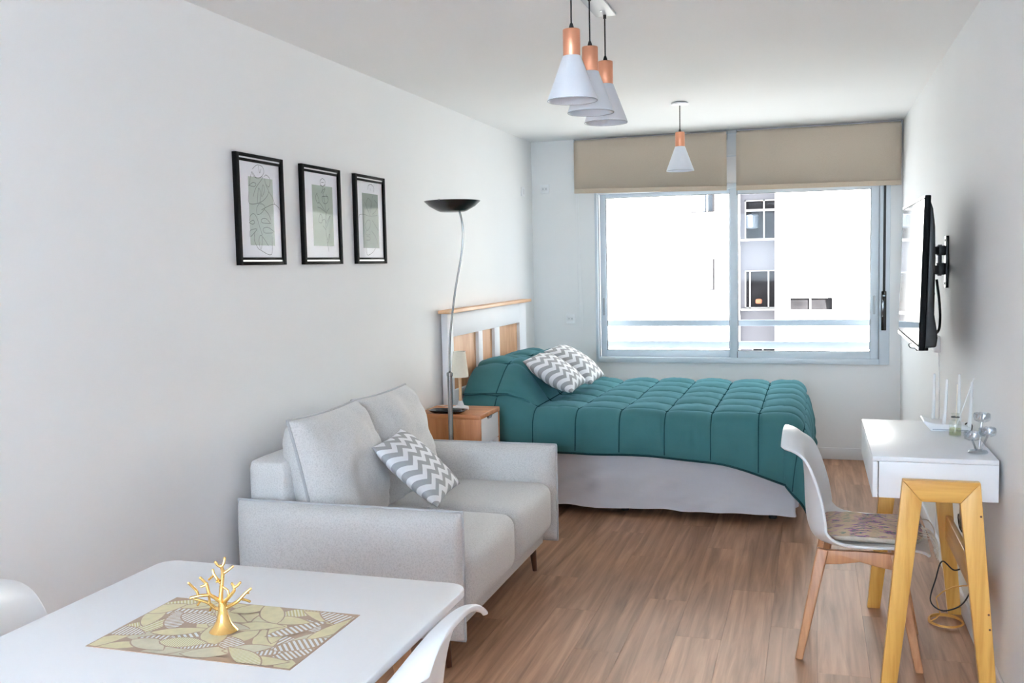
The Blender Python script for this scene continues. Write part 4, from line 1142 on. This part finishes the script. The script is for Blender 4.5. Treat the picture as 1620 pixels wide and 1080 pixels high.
# ------------------------------------------------------------------ desk
def desk():
    x0, x1, y0, y1 = 2.310, 2.697, 3.433, 4.222
    d = thing('desk', 'small white desk with a drawer on slanted varnished pine legs', 'desk', ((x0 + x1) / 2, (y0 + y1) / 2, 0))
    X = lambda x: x - (x0 + x1) / 2
    Y = lambda y: y - (y0 + y1) / 2
    MB().box(X(x0), X(x1), Y(y0), Y(y1), 0.784, 0.80).build('desk_top', M['white_lacquer'], d, 0.0012)
    MB().box(X(x0 + 0.02), X(x1), Y(y0), Y(y0 + 0.015), 0.66, 0.783).build('side_panel', M['white_lacquer'], d, 0.0008)
    MB().box(X(x0 + 0.02), X(x1), Y(y1 - 0.015), Y(y1), 0.66, 0.783).build('side_panel', M['white_lacquer'], d, 0.0008)
    MB().box(X(x1 - 0.015), X(x1), Y(y0 + 0.015), Y(y1 - 0.015), 0.66, 0.783).build('back_panel', M['white_lacquer'], d)
    MB().box(X(x0 + 0.02), X(x1 - 0.015), Y(y0 + 0.015), Y(y1 - 0.015), 0.66, 0.672).build('bottom_panel', M['white_lacquer'], d)
    MB().box(X(x0), X(x0 + 0.0165), Y(y0), Y(y1), 0.66, 0.7815).build('drawer', M['white_lacquer'], d, 0.0008)
    # trapezium leg frames at both ends: mitred top bar and two tapering legs
    def frame(ya, yb):
        tl, trr = 2.402, 2.638; bl, br = 2.338, 2.700; zt = 0.730; bar = 0.070; lt, lb = 0.072, 0.050
        MB().prism([(X(tl), zt), (X(trr), zt), (X(trr - lt + 0.012), zt - bar), (X(tl + lt - 0.012), zt - bar)], 1, Y(ya), Y(yb)).build('top_bar', M['pine_x'], d, 0.002)
        MB().prism([(X(tl), zt - 0.001), (X(tl + lt - 0.012), zt - bar - 0.001), (X(bl + lb), 0), (X(bl), 0)], 1, Y(ya), Y(yb)).build('leg', M['pine'], d, 0.002)
        MB().prism([(X(trr), zt - 0.001), (X(br), 0), (X(br - lb), 0), (X(trr - lt + 0.012), zt - bar - 0.001)], 1, Y(ya), Y(yb)).build('leg', M['pine'], d, 0.002)
    frame(3.398, 3.432); frame(4.223, 4.257)
    MB().box(X(2.636), X(2.656), Y(3.433), Y(4.222), 0.315, 0.412).build('stretcher', M['pine_y'], d, 0.002)
    for (sx, sz) in ((2.640, 0.62), (2.668, 0.295), (2.672, 0.245)):
        MB().tube([(X(sx), Y(3.3965), sz), (X(sx), Y(3.40), sz)], 0.0035, 10).build('screw', M['walnut'], d)
desk()

def router():
    r = thing('router', 'white router with four upright aerials on the desk', 'router', (2.625, 4.03, 0.80), 0)
    pts = [(-0.075, 0.0), (0.06, 0.0), (0.066, 0.014), (0.03, 0.026), (-0.06, 0.028), (-0.10, 0.04), (-0.104, 0.034), (-0.085, 0.012)]
    MB().prism(pts, 1, -0.055, 0.075).build('body', M['white_plastic'], r, 0.003)
    MB().box(-0.07, 0.055, -0.0565, -0.055, 0.004, 0.008).build('vent', M['grey_plastic'], r)
    for (x, y, tx, ty, h) in ((-0.055, 0.075, 0.004, 0.01, 0.205), (-0.03, -0.04, 0.010, 0.0, 0.20), (0.04, 0.075, 0.0, 0.012, 0.205), (0.062, -0.03, 0.006, 0.0, 0.19)):
        MB().tube([(x, y, 0.012), (x, y, 0.03), (x + tx * 0.4, y + ty * 0.4, 0.06), (x + tx, y + ty, h - 0.004), (x + tx, y + ty, h)], [0.006, 0.0075, 0.0062, 0.005, 0.003], 10).build('antenna', M['white_plastic'], r, 0, 50)
    MB().tube(spline([(0.05, 0.0, 0.02), (0.062, -0.005, 0.028), (0.072, -0.02, 0.02), (0.066, -0.05, 0.004)], 5), 0.0025, 8).build('cable', M['cord'], r, 0, 180)
router()
def diffuser():
    d = thing('reed_diffuser', 'small glass reed diffuser bottle with pale sticks on the desk', 'diffuser', (2.622, 3.885, 0.80))
    MB().lathe([(0.020, 0), (0.0215, 0.003), (0.0215, 0.045), (0.018, 0.054), (0.013, 0.058), (0.013, 0.082), (0.0145, 0.084)], 28, cap=True).build('bottle', M['clear_bottle'], d, 0, 40)
    MB().lathe([(0.0185, 0.004), (0.0195, 0.006), (0.0195, 0.026), (0.0185, 0.028)], 24).build('oil', M['oil'], d, 0, 40)
    MB().tube([(0.0135 * cos(2 * pi * k / 24), 0.0135 * sin(2 * pi * k / 24), 0.07) for k in range(24)], 0.002, 6, True).build('neck_ring', M['grey_metal'], d, 0, 180)
    MB().tube([(-0.004, 0, 0.01), (0.062, 0.012, 0.215)], 0.0017, 8).build('reed', M['white_plastic'], d)
    MB().tube([(0.002, 0.004, 0.01), (0.008, 0.02, 0.19)], 0.0015, 8).build('reed', M['cream'], d)
diffuser()
def candle_holder():
    c = thing('candle_holder', 'cut crystal candle holder with three cups on the desk corner', 'candle holder', (2.652, 3.56, 0.80))
    MB().lathe([(0.030, 0), (0.032, 0.003), (0.028, 0.008), (0.006, 0.012)], 24).build('foot', M['clear'], c, 0, 40)
    for (x, y, z) in ((0.012, 0.012, 0.105), (-0.020, -0.012, 0.045), (0.026, -0.014, 0.060)):
        MB().tube([(x * 0.3, y * 0.3, 0.01), (x, y, z)], 0.0035, 10).build('stem', M['clear'], c, 0, 40)
        cup = MB(); N = 20; pr = [(0.010, z - 0.002), (0.0235, z + 0.004), (0.026, z + 0.010), (0.0255, z + 0.026), (0.0235, z + 0.028), (0.021, z + 0.012), (0.006, z + 0.008)]
        for i, (rr, zz) in enumerate(pr):
            for k in range(N): q = rr * (1 + (0.06 if (k + i) % 2 else -0.05)); cup.v.append((x + q * cos(2 * pi * k / N), y + q * sin(2 * pi * k / N), zz + (0.002 if k % 2 else 0)))
        for i in range(len(pr) - 1):
            for k in range(N): cup.f.append((i * N + k, i * N + (k + 1) % N, (i + 1) * N + (k + 1) % N, (i + 1) * N + k))
        cup.build('cup', M['clear'], c)
candle_holder()

# ------------------------------------------------------------------ television, bracket and cables
TVX, TVY, TVZ = 2.517, 4.52, 1.402
def television():
    t = thing('television', 'flat black television with silver edged screen on a wall arm', 'television', (TVX, TVY, TVZ))
    t.rotation_euler = (0, radians(1.6), 0)
    hw, hh = 0.475, 0.300
    MB().box(0, 0.022, -hw, hw, -hh, hh).build('bezel', M['black_matt'], t, 0.004)
    MB().box(-0.0012, 0.001, -hw + 0.012, hw - 0.012, -hh + 0.022, hh - 0.014).build('screen', M['screen'], t)
    MB().box(-0.002, 0.0, -hw + 0.004, hw - 0.004, hh - 0.010, hh - 0.001).build('top_trim', M['tv_trim'], t)
    MB().box(-0.002, 0.0, -hw + 0.004, hw - 0.004, -hh + 0.001, -hh + 0.014).build('bottom_trim', M['tv_trim'], t)
    pts = [(0.022, hh - 0.015), (0.034, hh - 0.05), (0.044, hh - 0.12), (0.05, 0.06), (0.054, -hh + 0.14), (0.066, -hh + 0.08), (0.070, -hh + 0.05), (0.066, -hh + 0.012), (0.022, -hh + 0.008)]
    MB().prism(pts, 1, -hw + 0.03, hw - 0.03).build('back_shell', M['black'], t, 0.006)
television()
b = thing('tv_wall_bracket', 'black articulated wall bracket behind the television', 'wall bracket', (W, 4.90, 1.44))
MB().box(-0.012, 0, -0.03, 0.03, -0.12, 0.12).build('wall_plate', M['black'], b, 0.002)
for z in (0.10, -0.10): MB().tube([(-0.016, 0, z), (-0.011, 0, z)], 0.006, 10).build('bolt', M['grey_metal'], b)
MB().box(-0.05, -0.012, -0.022, 0.022, 0.03, 0.075).build('hinge', M['black'], b, 0.004)
MB().box(-0.05, -0.012, -0.022, 0.022, -0.06, -0.005).build('hinge', M['black'], b, 0.004)
MB().tube([(-0.035, 0, -0.065), (-0.035, 0, 0.08)], 0.009, 12).build('pivot', M['grey_metal'], b)
MB().prism([(-0.035, 0.0), (-0.030, 0.02), (-0.105, -0.30), (-0.118, -0.29)], 2, 0.035, 0.07).build('arm', M['black'], b, 0.003)
MB().prism([(-0.035, 0.0), (-0.030, 0.02), (-0.105, -0.30), (-0.118, -0.29)], 2, -0.055, -0.015).build('arm', M['black'], b, 0.003)
MB().box(-0.138, -0.105, -0.44, -0.24, -0.10, 0.10).build('screen_plate', M['black'], b, 0.003)
o = MB().tube(spline([(2.60, 4.66, 1.36), (2.63, 4.68, 1.30), (2.605, 4.69, 1.24), (2.60, 4.70, 1.20), (2.64, 4.70, 1.15), (2.62, 4.68, 1.10), (2.582, 4.66, 1.11)], 6), 0.0045, 8).build('signal_cable', M['cord'], None, 0, 180)
tag(o, 'thin black cable looping behind the television', 'cable')
o = MB().tube(spline([(2.66, 4.86, 1.36), (2.672, 4.86, 1.27), (2.675, 4.84, 1.18), (2.66, 4.80, 1.12), (2.60, 4.75, 1.10)], 6), 0.006, 8).build('power_cable', M['cord'], None, 0, 180)
tag(o, 'thicker black cable curving from bracket to television base', 'cable')
ms = thing('media_stick', 'black media stick plugged in below the television', 'media stick', (2.535, 4.30, 1.083))
MB().box(-0.016, 0.03, -0.05, 0.05, 0.0, 0.016).build('body', M['black_gloss'], ms, 0.003)
MB().tube(spline([(-0.014, -0.02, 0.008), (-0.035, -0.015, 0.01), (-0.04, 0.0, 0.022), (-0.028, 0.01, 0.028)], 5), 0.0018, 6).build('lead', M['cord'], ms, 0, 180)
so = thing('wall_socket', 'white socket box low on the wall under the television', 'socket', (W, 5.17, 1.03))
MB().box(-0.03, 0, -0.045, 0.045, -0.035, 0.045).build('box', M['white_plastic'], so, 0.004)
MB().box(-0.032, -0.029, -0.025, 0.025, -0.02, 0.025).build('face', M['base'], so)
o = MB().tube(spline([(W - 0.006, 5.16, 0.997), (W - 0.004, 5.14, 0.9), (W - 0.004, 5.12, 0.6), (W - 0.016, 5.10, 0.09), (W - 0.016, 5.08, 0.004)], 6), 0.0028, 8).build('white_cable', M['white_plastic'], None, 0, 180)
tag(o, 'white cable running down the wall from the socket', 'cable')

# ------------------------------------------------------------------ cables under the desk
pa = thing('power_adapter', 'black power adapter plugged in the wall under the desk', 'power adapter', (W, 4.02, 0.46))
MB().box(-0.05, 0, -0.03, 0.03, -0.045, 0.045).build('plug_body', M['black'], pa, 0.008)
MB().box(-0.012, -0.0, -0.05, 0.05, 0.045, 0.12).build('wall_plate', M['white_plastic'], pa, 0.003)
o = MB().tube(spline([(2.68, 4.02, 0.42), (2.70, 3.98, 0.36), (2.68, 3.95, 0.30), (2.64, 3.98, 0.26), (2.60, 4.02, 0.28), (2.58, 4.04, 0.20), (2.56, 4.02, 0.12), (2.60, 4.0, 0.09), (2.66, 3.98, 0.12), (2.69, 3.96, 0.18), (2.70, 3.94, 0.26)], 8), 0.0028, 8).build('adapter_cable', M['cord'], None, 0, 180)
tag(o, 'black adapter cable hanging in a loop under the desk', 'cable')
o = MB().tube(spline([(2.656, 4.02, 0.47), (2.662, 4.07, 0.44), (2.67, 4.075, 0.40), (2.69, 4.07, 0.37), (2.703, 4.06, 0.35)], 6), 0.0025, 8).build('thin_cable', M['cord'], None, 0, 180)
tag(o, 'short black cable around the adapter behind the stretcher', 'cable')
pts = []
for k in range(70):
    a = k / 70 * 2 * pi * 2.6; pts.append((2.628 + (0.062 + 0.003 * sin(a * 2.3)) * cos(a), 4.115 + 0.070 * sin(a), 0.004 + 0.0028 * a / pi / 2 * 1.5))
pts = pts + [(2.60, 4.05, 0.06), (2.585, 4.06, 0.12), (2.64, 4.02, 0.18), (2.695, 3.96, 0.21)]
o = MB().tube(spline(pts, 2), 0.0026, 7).build('coiled_cord', M['yellow_cord'], None, 0, 180)
tag(o, 'ochre cord coiled on the floor under the desk', 'cord')
